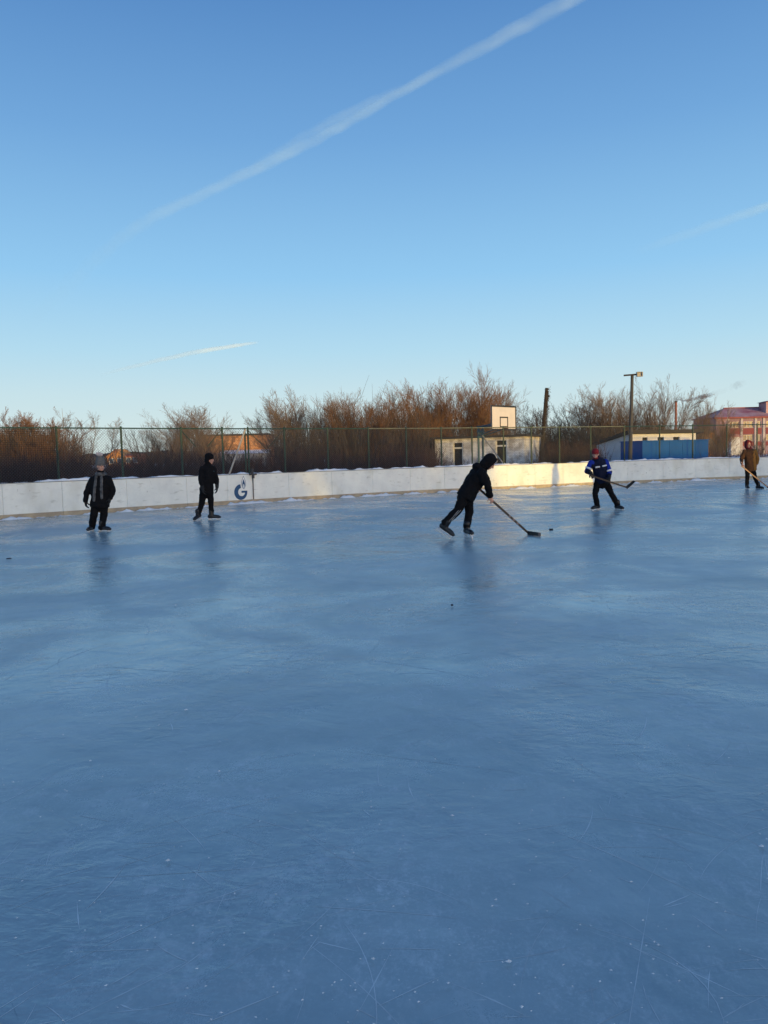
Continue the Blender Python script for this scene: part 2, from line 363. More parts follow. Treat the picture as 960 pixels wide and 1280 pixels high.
# ------------------------------------------------------------------ rink boards
BH = 1.02
boards = thing('rink_boards', on_line(seams[6])[0], 'white hockey rink boards around the ice with faded yellow kickboard', 'rink boards')
posts = [on_line(s) for s in SEAMS]
for i in range(len(SEAMS)-1):
    p, q = posts[i][0], posts[i+1][0]; d = (q-p).normalized(); n = V((-d.y, d.x, 0)); L = (q-p).length; c = (p+q)/2
    m = MB(); m.obox(c+n*.02+V((0, 0, .56)), d*(L/2-.0035), n*.012, V((0, 0, .43)))
    pan = m.build('board_panel', M['board'], boards)
    if i == I_GATE:
        gate_panel = (pan, p, q, d, n, L); pan['label'] = 'gate panel with the blue round emblem'
    m = MB(); m.obox(c+n*.012+V((0, 0, .064)), d*(L/2-.004), n*.02, V((0, 0, .064))); m.build('kickboard', M['kick'], boards)
    m = MB(); m.obox(c+n*.03+V((0, 0, 1.0)), d*(L/2), n*.035, V((0, 0, .0095))); m.build('top_rail', M['rail'], boards)
    m = MB(); m.obox(p+n*.062+V((0, 0, .5)), d*.05, n*.025, V((0, 0, .5))); m.build('board_post', M['frame'], boards)
# the emblem on the gate panel: a G shaped ring with a flame, blue on white
pan, p, q, d, n, L = gate_panel
face = n*.0075
eh = .86                                        # emblem height
org = p+d*(L*.53)+V((0, 0, .52))
def emb(poly, name, mtl, lift, parent):
    m = MB(); k = len(poly)
    poly = [(x*.86, z*.93) for x, z in poly]
    fr = [org+d*x+V((0, 0, z))+n*(.0075-.003*lift) for x, z in poly]; bk = [org+d*x+V((0, 0, z))+n*.0085 for x, z in poly]
    m.raw(fr+bk, [tuple(range(k)), tuple(range(2*k-1, k-1, -1))]+[(i, k+i, k+(i+1) % k, (i+1) % k) for i in range(k)])
    o = m.build(name, mtl, parent)
    import bmesh
    b = bmesh.new(); b.from_mesh(o.data); bmesh.ops.recalc_face_normals(b, faces=b.faces[:]); bmesh.ops.triangulate(b, faces=[f for f in b.faces if len(f.verts) > 4]); b.to_mesh(o.data); b.free()
    return o
gc = (-.02, -.13); ro_, ri_ = .285, .150
def arc(r, a0, a1, k=28, off=(0, 0)): return [(gc[0]+off[0]+r*math.cos(math.radians(a0+(a1-a0)*i/k)), gc[1]+off[1]+r*math.sin(math.radians(a0+(a1-a0)*i/k))) for i in range(k+1)]
ring = arc(ro_, 92, 385-25)                        # outer, from the top round the left side to the right
bar = [(gc[0]+ro_, gc[1]+.045), (gc[0]+.03, gc[1]+.045), (gc[0]+.03, gc[1]-.03), (gc[0]+ri_+.02, gc[1]-.03)]
inner = arc(ri_, -14, -262, off=(.035, 0))
emb(ring+bar+inner, 'emblem_letter', M['blue_emb'], 1, pan)
def drop(cx, z0, z1, hw, sharp=1.0, k=16):
    pts = [(cx+hw*math.sin(math.pi*(i/k)**sharp), z0+(z1-z0)*i/k) for i in range(k+1)]
    return pts+[(2*cx-x, z) for x, z in pts[-2:0:-1]]
fc = .115
emb(drop(fc, -.03, .46, .095, .8), 'emblem_flame', M['blue_emb'], 1, pan)
emb(drop(fc, -.015, .43, .078, .8), 'emblem_flame_gap', M['white_emb'], 2, pan)
emb(drop(fc, 0, .34, .060, .75), 'emblem_flame_core', M['blue_emb'], 3, pan)
emb(drop(fc, .01, .17, .026, .8), 'emblem_flame_tip', M['white_emb'], 4, pan)
m = MB(); pp = q; m.obox(pp-n*.03+V((0, 0, .99)), d*.13, n*.03, V((0, 0, .03))); m.obox(pp-n*.04+V((0, 0, .93)), d*.035, n*.03, V((0, 0, .08))); m.obox(pp+n*.03+V((0, 0, 1.08)), d*.04, n*.03, V((0, 0, .09)))
m.build('gate_latch', M['frame'], boards)
m = MB(); m.tube(q-n*.012+V((0, 0, .14)), q-n*.012+V((0, 0, .98)), .016); m.build('gate_hinge_bar', M['frame'], boards)
# snow piled behind the boards and crumbs along the kickboard
def snow_strip(name, offs, zf, step, mtl, s0=0, s1=None):
    s1 = s1 or CUM[-1]; k = int((s1-s0)/step); m = MB(); vs = []
    for i in range(k+1):
        p, d, n = on_line(s0+(s1-s0)*i/k)
        for j, o in enumerate(offs):
            x = p+n*o; vs.append((x.x, x.y, zf(x, j)))
    c = len(offs)
    m.raw(vs, [(i*c+j, (i+1)*c+j, (i+1)*c+j+1, i*c+j+1) for i in range(k) for j in range(c-1)])
    return m.build(name, mtl, smooth=True)
def fb(x, s): return noise.fractal(V((x.x, x.y, 0))*s, .8, 2.0, 4)
prof = [.92, 1.0, 1.03, 1.03, .95, .78, .5, .1, -.04]
so_ = snow_strip('snow_bank', [.09, .10, .16, .28, .45, .75, 1.3, 2.2, 3.2], lambda x, j: prof[j]+(0 if j in (0, 8) else .075*fb(x, 1.4)+.05*abs(fb(x, 4))-.01), .14, M['snow'])
tag(so_, kind='stuff')
def crumb(x, j): return -.02 if j in (0, 4) else max(-.02, (.014, .045, .075)[j-1]*(.35+1.6*fb(x, 1.9))+.012*fb(x, 9))
cr = snow_strip('snow_crumbs', [-.30, -.2, -.12, -.05, -.012], crumb, .07, M['snow'], 15, 85)
tag(cr, kind='stuff')
# ------------------------------------------------------------------ chain link fence
fence = thing('chain_link_fence', on_line(seams[8])[0]+V((0, 0, 0)), 'tall green chain link fence standing behind the white rink boards', 'fence')
FH = 2.58; FO = .24
fp = [(a+c*FO, b_, c) for a, b_, c in posts]
vis = range(max(0, I0-4), len(SEAMS)-9)
pale = set(range(I0+POST_PX.index(466), I0+POST_PX.index(785)))  # bays whose top rails get the sunlit colour
for i in vis:
    p, d, n = fp[i]
    m = MB(); m.tube(p+V((0, 0, 0)), p+V((0, 0, FH)), .032, n=10); m.tube(p+V((0, 0, FH)), p+V((0, 0, FH+.03)), .04, .02, n=10)
    m.build('fence_post', M['fence'], fence)
    if i+1 not in vis: continue
    q = fp[i+1][0]; dd = (q-p).normalized(); L = (q-p).length; nn = V((-dd.y, dd.x, 0))
    m = MB(); m.tube(p+V((0, 0, FH-.03))+dd*.03, q+V((0, 0, FH-.03))-dd*.03, .02, n=8)
    m.build('fence_rail', M['fence_sunlit'] if i in pale else M['fence'], fence)
    # woven wire: two sets of diagonals, 2 cm in front of the posts
    P0, P1 = [], []; z0, z1 = .55, FH-.05; pitch = .085; H = z1-z0
    c = -H
    while c < L:
        for sg in (0, 1):
            u0, u1 = max(c, 0), min(c+H, L)
            if u1-u0 > .02:
                v0, v1 = u0-c, u1-c
                if sg: v0, v1 = H-v0, H-v1
                P0.append(p+dd*u0-nn*(.035+.004*sg)+V((0, 0, z0+v0))); P1.append(p+dd*u1-nn*(.035+.004*sg)+V((0, 0, z0+v1)))
        c += pitch
    base = V(fence.location)
    me = segs_mesh('wire_mesh', [tuple(x-base) for x in P0], [tuple(x-base) for x in P1], [.0036]*len(P0), [.0036]*len(P0))
    link('wire_mesh', me, M['wire'], fence)
    if i <= I0:                                   # close knit net tied over the leftmost bays
        P0, P1 = [], []
        for u in np.arange(.02, L, .06): P0.append(p+dd*u-nn*.06+V((0, 0, .8))); P1.append(p+dd*u-nn*.06+V((0, 0, FH-.04)))
        for z in np.arange(.82, FH-.04, .06): P0.append(p+dd*.02-nn*.063+V((0, 0, z))); P1.append(p+dd*(L-.02)-nn*.063+V((0, 0, z)))
        me = segs_mesh('safety_net', [tuple(x-base) for x in P0], [tuple(x-base) for x in P1], [.004]*len(P0), [.004]*len(P0))
        link('safety_net', me, M['net'], fence)
def brace(i, j, t, dz, mtl='fence', r=.014):
    p, q = fp[i][0], fp[j][0]; e = p.lerp(q, t)
    n = fp[i][2]; m = MB(); m.tube(p+n*.05+V((0, 0, FH-.06)), e+n*.05+V((0, 0, FH-dz)), r, n=6); m.build('brace', M[mtl], fence)
g = I_GATE
brace(g-1, g, .36, .62); brace(g, g-1, .36, .62); brace(g+1, g+2, .55, .80); brace(g+2, g+1, .45, .70)
p, q = fp[g][0], fp[g+1][0]; m = MB(); nn = fp[g][2]
m.tube(p.lerp(q, .86)-nn*.08+V((0, 0, FH-.05)), p.lerp(q, .14)-nn*.08+V((0, 0, .95)), .032, n=8); m.build('brace', M['pipe'], fence)['label'] = 'bare metal diagonal pipe above the gate'
m = MB(); e = p.lerp(q, .88); m.tube(e, e+V((0, 0, FH)), .03, n=8); m.build('fence_post', M['fence'], fence)
# ------------------------------------------------------------------ basketball stand
nb = V((.70, -.714, 0)).normalized(); tb = V((.714, .70, 0)).normalized()
bc = at(629.5, 522.5, 34.2)
bw, bh = .90, .525
stand = thing('basketball_stand', (bc-nb*1.2).to_2d().to_3d(), 'teal basketball stand with white backboard behind the fence', 'basketball hoop')
m = MB(); m.obox(bc, tb*bw, nb*.015, V((0, 0, bh))); bo = m.build('backboard', M['bb'], stand)
def frame_bars(mb, c, hw, hh, w_, lift):
    for s in (-1, 1):
        mb.obox(c+tb*(s*(hw-w_/2))+nb*lift, tb*(w_/2), nb*.004, V((0, 0, hh)))
        mb.obox(c+V((0, 0, s*(hh-w_/2)))+nb*(lift+.001), tb*(hw-w_), nb*.004, V((0, 0, w_/2)))
m = MB(); frame_bars(m, bc, bw+.02, bh+.02, .07, .018); m.build('backboard_border', M['black'], bo)
m = MB(); frame_bars(m, bc+V((0, 0, -.18)), .30, .235, .055, .020); m.build('target_square', M['black'], bo)
rc = bc+nb*.40+V((0, 0, -bh+.09)); m = MB()
for i in range(20):
    a0, a1 = 2*math.pi*i/20, 2*math.pi*(i+1)/20
    m.tube(rc+nb*(.225*math.cos(a0))+tb*(.225*math.sin(a0)), rc+nb*(.225*math.cos(a1))+tb*(.225*math.sin(a1)), .011, n=6)
m.obox(rc-nb*.29, tb*.06, nb*.09, V((0, 0, .05))); m.build('hoop', M['rim'], stand)
pb = V(stand.location)
for off in (-.16, .16):
    m = MB(); m.tube(pb+tb*off-nb*.1, pb+tb*off-nb*.1+V((0, 0, 2.75)), .05, n=10); m.build('post', M['teal'], stand)
m = MB(); hb = pb-nb*.1
for z in (2.25, 2.5, 2.72): m.obox(hb+V((0, 0, z)), tb*.24, nb*.04, V((0, 0, .035)))
for s in (-1, 1):
    m.tube(hb+tb*(s*.22)+V((0, 0, 2.25)), hb-tb*(s*.22)+V((0, 0, 2.72)), .03, n=6)
    m.tube(hb+tb*(s*.2)+V((0, 0, 2.7)), bc-nb*.02+tb*(s*.3)+V((0, 0, -.2)), .025, n=6); m.tube(hb+tb*(s*.2)+V((0, 0, 2.3)), bc-nb*.02+tb*(s*.3)+V((0, 0, -.42)), .025, n=6)
m.build('lattice_arm', M['teal'], stand)
m = MB(); m.tube(pb+V((0, 0, 2.3)), at(631, 582, 34.0), .03, n=8); m.build('brace', M['pipe'], stand)
# ------------------------------------------------------------------ buildings
def wall_with_holes(mb, p0, dx, L, z0, z1, th, inward, holes):
    """vertical wall from p0 along dx; holes: (u0,u1,v0,v1). Built from boxes butted round the openings"""
    us = sorted({0, L, *[h[0] for h in holes], *[h[1] for h in holes]}); zs = sorted({z0, z1, *[h[2] for h in holes], *[h[3] for h in holes]})
    for i in range(len(us)-1):
        k = 0
        while k < len(zs)-1:
            def hole(k): return any(h[0] <= us[i]+1e-6 and us[i+1] <= h[1]+1e-6 and h[2] <= zs[k]+1e-6 and zs[k+1] <= h[3]+1e-6 for h in holes)
            if hole(k): k += 1; continue
            j = k
            while j < len(zs)-1 and not hole(j): j += 1
            mb.obox(p0+dx*((us[i]+us[i+1])/2)+inward*(th/2)+V((0, 0, (zs[k]+zs[j])/2)), dx*((us[i+1]-us[i])/2), inward*(th/2), V((0, 0, (zs[j]-zs[k])/2)))
            k = j
# brick hut
th = math.radians(26); HL = V((-math.cos(th), math.sin(th), 0)); HR = V((math.sin(th), math.cos(th), 0))
hc = V((8.1, 44, 0)); LL, LR, HZ = 5.5, 4.0, 2.42
hut = thing('brick_hut', hc, 'small derelict white brick hut with two dark doorways behind the fence', 'hut')
def u_at(px, p0, dx):
    r = ray(px, 565); return (p0.y*r.x-p0.x*r.y)/(dx.x*r.y-dx.y*r.x)
d1 = (u_at(578.5, hc, HL), u_at(566, hc, HL)); d2 = (u_at(633.5, hc, HL), u_at(619.5, hc, HL))
m = MB(); holes = [(d1[0], d1[1], .15, 2.16), (d2[0], d2[1], .15, 2.22)]
wall_with_holes(m, hc, HL, LL, 0, HZ, .3, HR, holes); m.build('front_wall', M['white_brick'], hut)
m = MB(); m.obox(hc+HR*(LR/2+.15)+HL*.15+V((0, 0, HZ/2)), HR*(LR/2-.15), HL*.149, V((0, 0, HZ/2))); m.build('side_wall', M['white_brick'], hut)
m = MB(); m.obox(hc+HR*(LR/2+.15)+HL*(LL-.15)+V((0, 0, HZ/2)), HR*(LR/2-.15), HL*.149, V((0, 0, HZ/2))); m.obox(hc+HR*(LR+.15)+HL*(LL/2)+V((0, 0, HZ/2)), HL*(LL/2), HR*.15, V((0, 0, HZ/2))); m.build('rear_wall', M['white_brick'], hut)
m = MB(); m.obox(hc+HR*(LR/2+.1)+HL*(LL/2)+V((0, 0, HZ+.06)), HL*(LL/2+.22), HR*(LR/2+.4), V((0, 0, .055))); m.build('roof', M['tar'], hut)
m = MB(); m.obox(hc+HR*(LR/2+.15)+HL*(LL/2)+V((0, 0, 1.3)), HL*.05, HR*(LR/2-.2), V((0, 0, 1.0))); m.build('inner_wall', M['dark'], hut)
for (u0, u1), top in ((d1, 2.16), (d2, 2.22)):
    fr = MB(); uc, hw = (u0+u1)/2, (u1-u0)/2
    for s in (-1, 1): fr.obox(hc+HL*(uc+s*(hw-.03))+HR*.1+V((0, 0, (top+.15)/2)), HL*.03, HR*.05, V((0, 0, (top-.15)/2)))
    fr.obox(hc+HL*uc+HR*.1+V((0, 0, top-.30)), HL*(hw-.06), HR*.05, V((0, 0, .045))); 
    do = fr.build('doorway', M['cream'], hut)
    fr = MB(); fr.obox(hc+HL*uc+HR*.16+V((0, 0, (top+.15)/2)), HL*hw, HR*.02, V((0, 0, (top-.15)/2))); fr.build('doorway_shade', M['dark'], do)  # near-black sheet paints the shade inside the doorway
# shed with a mono-pitch roof
SL = V((-.3, .954, 0)).normalized(); SR = V((.954, .3, 0)).normalized(); scn = V((14.72, 46, 0)); SLL, SRL = 3.4, 4.8
shed = thing('shed', scn, 'low white shed with black sloping roof and three small dark windows', 'shed')
zt0, zt1 = 2.42, 1.86
hs = [(u_at(a_, scn, SR), u_at(b_, scn, SR), 2.0, 2.22) for a_, b_ in ((803, 809.5), (822, 830), (841.5, 849.5))]
m = MB(); wall_with_holes(m, scn, SR, SRL, 0, zt0, .25, SL, hs); m.build('front_wall', M['plaster'], shed)
def prism(mb, pts, off):
    k = len(pts); mb.raw(list(pts)+[p+off for p in pts], [tuple(range(k)), tuple(range(2*k-1, k-1, -1))]+[(i, k+i, k+(i+1) % k, (i+1) % k) for i in range(k)])
m = MB(); a0 = scn+SL*.252; prism(m, [a0, a0+SL*(SLL-.25), a0+SL*(SLL-.25)+V((0, 0, zt1)), a0+V((0, 0, zt0-.04))], SR*.25); m.build('side_wall', M['plaster'], shed)
a0 = scn+SL*.252+SR*(SRL-.25); m = MB(); prism(m, [a0, a0+SL*(SLL-.25), a0+SL*(SLL-.25)+V((0, 0, zt1)), a0+V((0, 0, zt0-.04))], SR*.25); m.obox(scn+SL*SLL+SR*(SRL/2)+V((0, 0, zt1/2)), SR*(SRL/2-.25), SL*.1, V((0, 0, zt1/2))); m.build('rear_wall', M['plaster'], shed)
a0 = scn-SL*.3-SR*.25+V((0, 0, zt0+.055)); a1 = scn+SL*(SLL+.25)-SR*.25+V((0, 0, zt1-.0)); m = MB()
prism(m, [a0, a1, a1+V((0, 0, .12)), a0+V((0, 0, .19))], SR*(SRL+.6)); m.build('roof', M['tar'], shed)
for h in hs:
    m = MB(); m.obox(scn+SR*((h[0]+h[1])/2)+SL*.14+V((0, 0, 2.11)), SR*((h[1]-h[0])/2), SL*.02, V((0, 0, .11))); wn = m.build('window', M['dark'], shed)
# blue metal enclosure in front of the shed
b0 = at(803, 565, 41.5); b0.z = 0; b1 = at(885.5, 565, 43.2); b1.z = 0; bd = (b1-b0).normalized(); bl = (b1-b0).length; bi = V((-bd.y, bd.x, 0)); BZ = 1.93
blue = thing('metal_shelter', b0, 'plain blue sheet metal shelter in front of the white shed', 'shelter')
m = MB()
k = 5
for i in range(k): m.obox(b0+bd*(bl*(i+.5)/k)+bi*.9+V((0, 0, BZ/2)), bd*(bl/k/2-.008), bi*.9, V((0, 0, BZ/2)))
m.build('sheet_wall', M['bluemetal'], blue)
m = MB(); m.obox(b0+bd*(bl/2)+bi*.9+V((0, 0, BZ+.025)), bd*(bl/2+.03), bi*.94, V((0, 0, .025))); m.build('roof', M['bluemetal'], blue)
# school
k_ = 150/960
def sx(px, Y=150): return ray(px, 560).x/ray(px, 560).y*Y
def szz(px, py, Y=150): return at(px, py, Y).z
school = thing('school_building', (sx(893), 150, 0), 'two storey school with snowy red roof and dark red panels', 'school')
x0, x1 = sx(895), sx(895)+34; EV = szz(893, 522); YB = 150
cols = [(911.5, 924), (929, 941.5), (946.5, 951), (957.5, 969), (974, 986), (991, 1003)]
rows = [(527, 534.5), (543.8, 551)]
holes = []
for a_, b_ in cols:
    for r0, r1 in rows: holes.append((sx(a_)-x0, sx(b_)-x0, szz(930, r1), szz(930, r0)))
m = MB(); wall_with_holes(m, V((x0, YB, 0)), V((1, 0, 0)), x1-x0, 0, EV, .4, V((0, 1, 0)), holes); m.box((x0, YB+.4, 0), (x0+.4, YB+11, EV)); m.box((x1-.4, YB+.4, 0), (x1, YB+11, EV)); m.box((x0+.4, YB+10.6, 0), (x1-.4, YB+11, EV)); m.build('wall', M['school'], school)
for (u0, u1, v0, v1) in holes:
    m = MB(); wd = u1-u0; nb_ = max(2, int(round(wd/.62)))
    m.box((x0+u0, YB+.12, v0), (x0+u0+.08, YB+.2, v1)); m.box((x0+u1-.08, YB+.12, v0), (x0+u1, YB+.2, v1)); m.box((x0+u0+.08, YB+.12, v1-.09), (x0+u1-.08, YB+.2, v1)); m.box((x0+u0+.08, YB+.12, v0), (x0+u1-.08, YB+.2, v0+.09))
    for i in range(1, nb_): c = x0+u0+wd*i/nb_; m.box((c-.05, YB+.122, v0+.09), (c+.05, YB+.198, v1-.09))
    wf = m.build('window', M['cream'], school)
    m = MB(); m.box((x0+u0, YB+.21, v0), (x0+u1, YB+.25, v1)); m.build('pane', M['glass'], wf)
for a_, b_ in cols:
    for r0, r1 in ((535.5, 542.8), (552.5, 557.5)):
        m = MB(); m.box((sx(a_)-.1, YB-.06, szz(930, r1)), (sx(b_)+.1, YB-.002, szz(930, r0))); m.build('red_panel', M['redpanel'], school)
for c in (910.2, 926.5, 944, 954.3, 971.5, 988.5):
    m = MB(); m.box((sx(c)-.22, YB-.16, 0), (sx(c)+.22, YB-.003, EV-.003)); m.build('pilaster', M['pilaster'], school)
RZ = szz(905, 508.7); xe0, xe1 = x0-.7, x1+.7; ye0, ye1 = YB-.7, YB+11.7; yr = YB+5.5; xr0, xr1 = sx(905, 155.5), x1-6
m = MB(); T = [V((xe0, ye0, EV)), V((xe1, ye0, EV)), V((xe1, ye1, EV)), V((xe0, ye1, EV)), V((xr0, yr, RZ)), V((xr1, yr, RZ))]
m.raw(T, [(0, 1, 5, 4), (1, 2, 5), (2, 3, 4, 5), (3, 0, 4), (3, 2, 1, 0)]); rf = m.build('roof', M['redroof'], school)
m = MB(); m.box((xe0, ye0-.02, EV-.28), (xe1, ye0+.3, EV-.004)); m.build('eave', M['roofedge'], school)
m = MB(); m.box((xr0-.2, yr-.2, RZ-.02), (xr1, yr+.2, RZ+.14)); m.build('ridge_cap', M['roofedge'], rf)
cx0, cx1 = sx(955.5, 152), sx(972, 152); m = MB(); z0 = RZ-1.6; cz = szz(962, 501, 152)
m.box((cx0, YB+1.5, z0), (cx1, YB+4.5, cz-.25)); m.build('roof_turret', M['redroof'], rf)
m = MB(); prism(m, [V((cx0-.4, YB+1.2, cz-.247)), V((cx1+.4, YB+1.2, cz-.247)), V(((cx0+cx1)/2, YB+1.2, cz+.1))], V((0, 3.6, 0))); m.build('turret_roof', M['roofedge'], rf)
m = MB(); ex0, ex1 = sx(914, 146), sx(924, 146); m.box((sx(912.5, 147), 146.6, 0), (sx(924, 147), 149.9, szz(918, 546.5, 147))); po = m.build('porch', M['plaster'], school)
m = MB(); prism(m, [V((sx(911.5, 147), 146.3, szz(918, 546.3, 147))), V((sx(925, 147), 146.3, szz(918, 546.3, 147))), V((sx(918, 147), 146.3, szz(918, 542.5, 147)))], V((0, 3.5, 0))); m.build('porch_roof', M['redroof'], po)
# small orange house left of the school
def house(name, px0, px1, ytop, yeave, Y, depth, wallm, roofm, label, cat='house', ridge='x', win=0):
    a_ = at(px0, 570, Y); b_ = at(px1, 570, Y); pc = (px0+px1)/2; ze = at(pc, yeave, Y).z; zr = at(pc, ytop, Y+depth/2).z
    t = thing(name, (a_.x, Y, 0), label, cat)
    m = MB(); m.box((a_.x, Y, 0), (b_.x, Y+depth, ze)); 
    if ridge == 'y': prism(m, [V((a_.x+.02, Y+.01, ze-.001)), V((b_.x-.02, Y+.01, ze-.001)), V(((a_.x+b_.x)/2, Y+.01, zr-.05))], V((0, depth-.02, 0)))
    m.build('wall', wallm, t); m = MB(); o = .35
    if ridge == 'x':
        y0, y1, ym = Y-o, Y+depth+o, Y+depth/2; X0_, X1_ = a_.x-o, b_.x+o
        prism(m, [V((X0_, y0, ze+.003)), V((X0_, y1, ze+.003)), V((X0_, ym, zr))], V((X1_-X0_, 0, 0)))
    else:
        xm = (a_.x+b_.x)/2
        for s in (-1, 1):
            xe = a_.x-o if s < 0 else b_.x+o; zl = ze-o*(zr-ze)/((b_.x-a_.x)/2)
            prism(m, [V((xe, Y-o, zl)), V((xm, Y-o, zr)), V((xm, Y-o, zr+.18)), V((xe, Y-o, zl+.18))], V((0, depth+2*o, 0)))
    m.build('roof', roofm, t)
    for i in range(win):
        c = a_.x+(b_.x-a_.x)*(i+.5)/win; m = MB(); m.box((c-.55, Y-.05, ze*.45), (c+.55, Y-.003, ze*.45+1.2)); wf = m.build('window', M['cream'], t); m = MB(); m.box((c-.45, Y-.06, ze*.45+.1), (c+.45, Y-.052, ze*.45+1.1)); m.build('pane', M['glass'], wf)
    return t
house('village_house', 878, 893, 537, 541, 120, 6, M['orange'], M['tar'], 'small orange house between bare trees beside the school', win=2)
# orange brick barn on the left, with a lower snow covered annex
by = 128; bx0, bx1 = at(252, 560, by).x, at(334, 560, by).x; bz = at(300, 544.5, by).z
barn = thing('brick_barn', (bx0, by, 0), 'long sunlit orange brick barn beyond the brush at the left', 'barn')
m = MB(); m.box((bx0, by, 0), (bx1, by+8, bz)); m.build('wall', M['orange_brick'], barn)
m = MB(); m.box((bx0-.3, by-.3, bz+.003), (bx1+.3, by+8.3, bz+.28)); m.build('roof', M['tar'], barn)
ax0, ax1 = at(274, 560, by-4).x, at(333, 560, by-4).x; az = at(300, 567, by-4).z
m = MB(); m.box((ax0, by-4, 0), (ax1, by-.003, az)); an_ = m.build('annex', M['wall_grey'], barn)
m = MB(); prism(m, [V((ax0-.2, by-4.3, az+.003)), V((ax0-.2, by-.31, az+.003)), V((ax0-.2, by-.31, az+.62))], V((ax1-ax0+.4, 0, 0))); m.build('snowy_roof', M['snow'], an_)
house('village_house', 134, 155, 562.5, 571, 175, 7, M['orange'], M['orange'], 'far house with a bright orange gable beside the fence post', ridge='y', win=2)
house('village_house', 157, 172, 567, 569.5, 168, 6, M['redhouse'], M['redhouse'], 'low far brick red house right of the orange gable', win=2)
# unseen buildings added to shade the rink and leave a sunlit gap
row = thing('added_shade_block', (13, -31, 0), 'added unseen long grey block that shades the rink', 'building')
m = MB(); m.box((-6, -38, 0), (31.9, -31, 3.7)); m.build('wall', M['wall_grey'], row); m = MB(); m.box((-6.3, -38.3, 3.703), (32.2, -30.7, 4.0)); m.build('roof', M['tar'], row)
cab = thing('added_shade_cabin', (38, .2, 0), 'added unseen low grey block that shades the right hand boards', 'cabin')
m = MB(); m.box((30.65, -1, 0), (45.6, 1.5, 2.45)); m.build('wall', M['wall_grey'], cab); m = MB(); m.box((30.55, -1.2, 2.453), (45.8, 1.7, 2.6)); m.build('roof', M['tar'], cab)
# ------------------------------------------------------------------ poles, chimney
pt = at(790.3, 468.5, 40); pbm = at(787.5, 560, 40)
lp = thing('floodlight_pole', (pbm.x, 40, 0), 'tall grey pole with a floodlight on its crossbar by the shed', 'light pole')
m = MB(); m.tube((pbm.x-.02, 40, 0), (pt.x, 40, pt.z), .11, .075, n=12); m.build('pole', M['pole'], lp)
m = MB(); c0, c1 = at(779, 469.6, 40), at(797, 468.2, 40); m.obox((c0+c1)/2+V((0, -.11, 0)), (c1-c0)/2, V((0, .035, 0)), V((0, 0, .04))); m.build('crossbar', M['wood'], lp)
fl = at(799.5, 467.8, 39.8); m = MB()
for s in (-1, 1):
    m.obox(fl+V((s*.13, 0, 0)), (.02, 0, 0), (0, .07, 0), (0, 0, .12)); m.obox(fl+V((0, 0, s*.11)), (.11, 0, 0), (0, .07, 0), (0, 0, .015))
m.obox(fl+V((0, .05, 0)), (.11, 0, 0), (0, .01, 0), (0, 0, .095)); fo = m.build('floodlight', M['lampbox'], lp)
m = MB(); m.obox(fl+V((0, .02, 0)), (.108, 0, 0), (0, .008, 0), (0, 0, .094)); m.build('lens', M['lens'], fo)
p0, p1 = at(678.5, 560, 47), at(683.4, 485, 47)
up = thing('wooden_pole', (p0.x, 47, 0), 'leaning dark wooden pole overgrown with dry climbing stems', 'pole')
m = MB(); m.tube((p0.x-.2, 47, 0), p1, .13, .10, n=10); m.build('post', M['wood'], up)
P0, P1 = [], []
for i in range(260):
    t = random.random()**.7; c = p0.lerp(p1, .1+.88*t); a_ = random.uniform(-.5, 2.6); r = .1+.28*random.random()*(1-.35*t)
    q0 = c+V((math.cos(a_)*.1, -abs(math.sin(a_))*.1, 0)); q1 = c+V((math.cos(a_)*r, -abs(math.sin(a_))*r*.6, random.uniform(-.3, .25)))
    P0.append(tuple(q0-V(up.location))); P1.append(tuple(q1-V(up.location)))
link('climbing_stems', segs_mesh('climbing_stems', P0, P1, [.014]*len(P0), [.006]*len(P0)), M['twig_dark'], up)
cp = at(844.6, 560, 140); ct = at(844.9, 503, 140)
ch = thing('boiler_chimney', (cp.x, 140, 0), 'thin rusty red boiler chimney rising above bare trees', 'chimney')
m = MB(); m.tube((cp.x, 140, 0), (ct.x, 140, ct.z), .24, .2, n=12); m.build('flue', M['redhouse'], ch); m = MB(); m.tube((ct.x, 140, ct.z-.002), (ct.x, 140, ct.z+.25), .27, .27, n=12); m.build('flue_cap', M['tar'], ch)
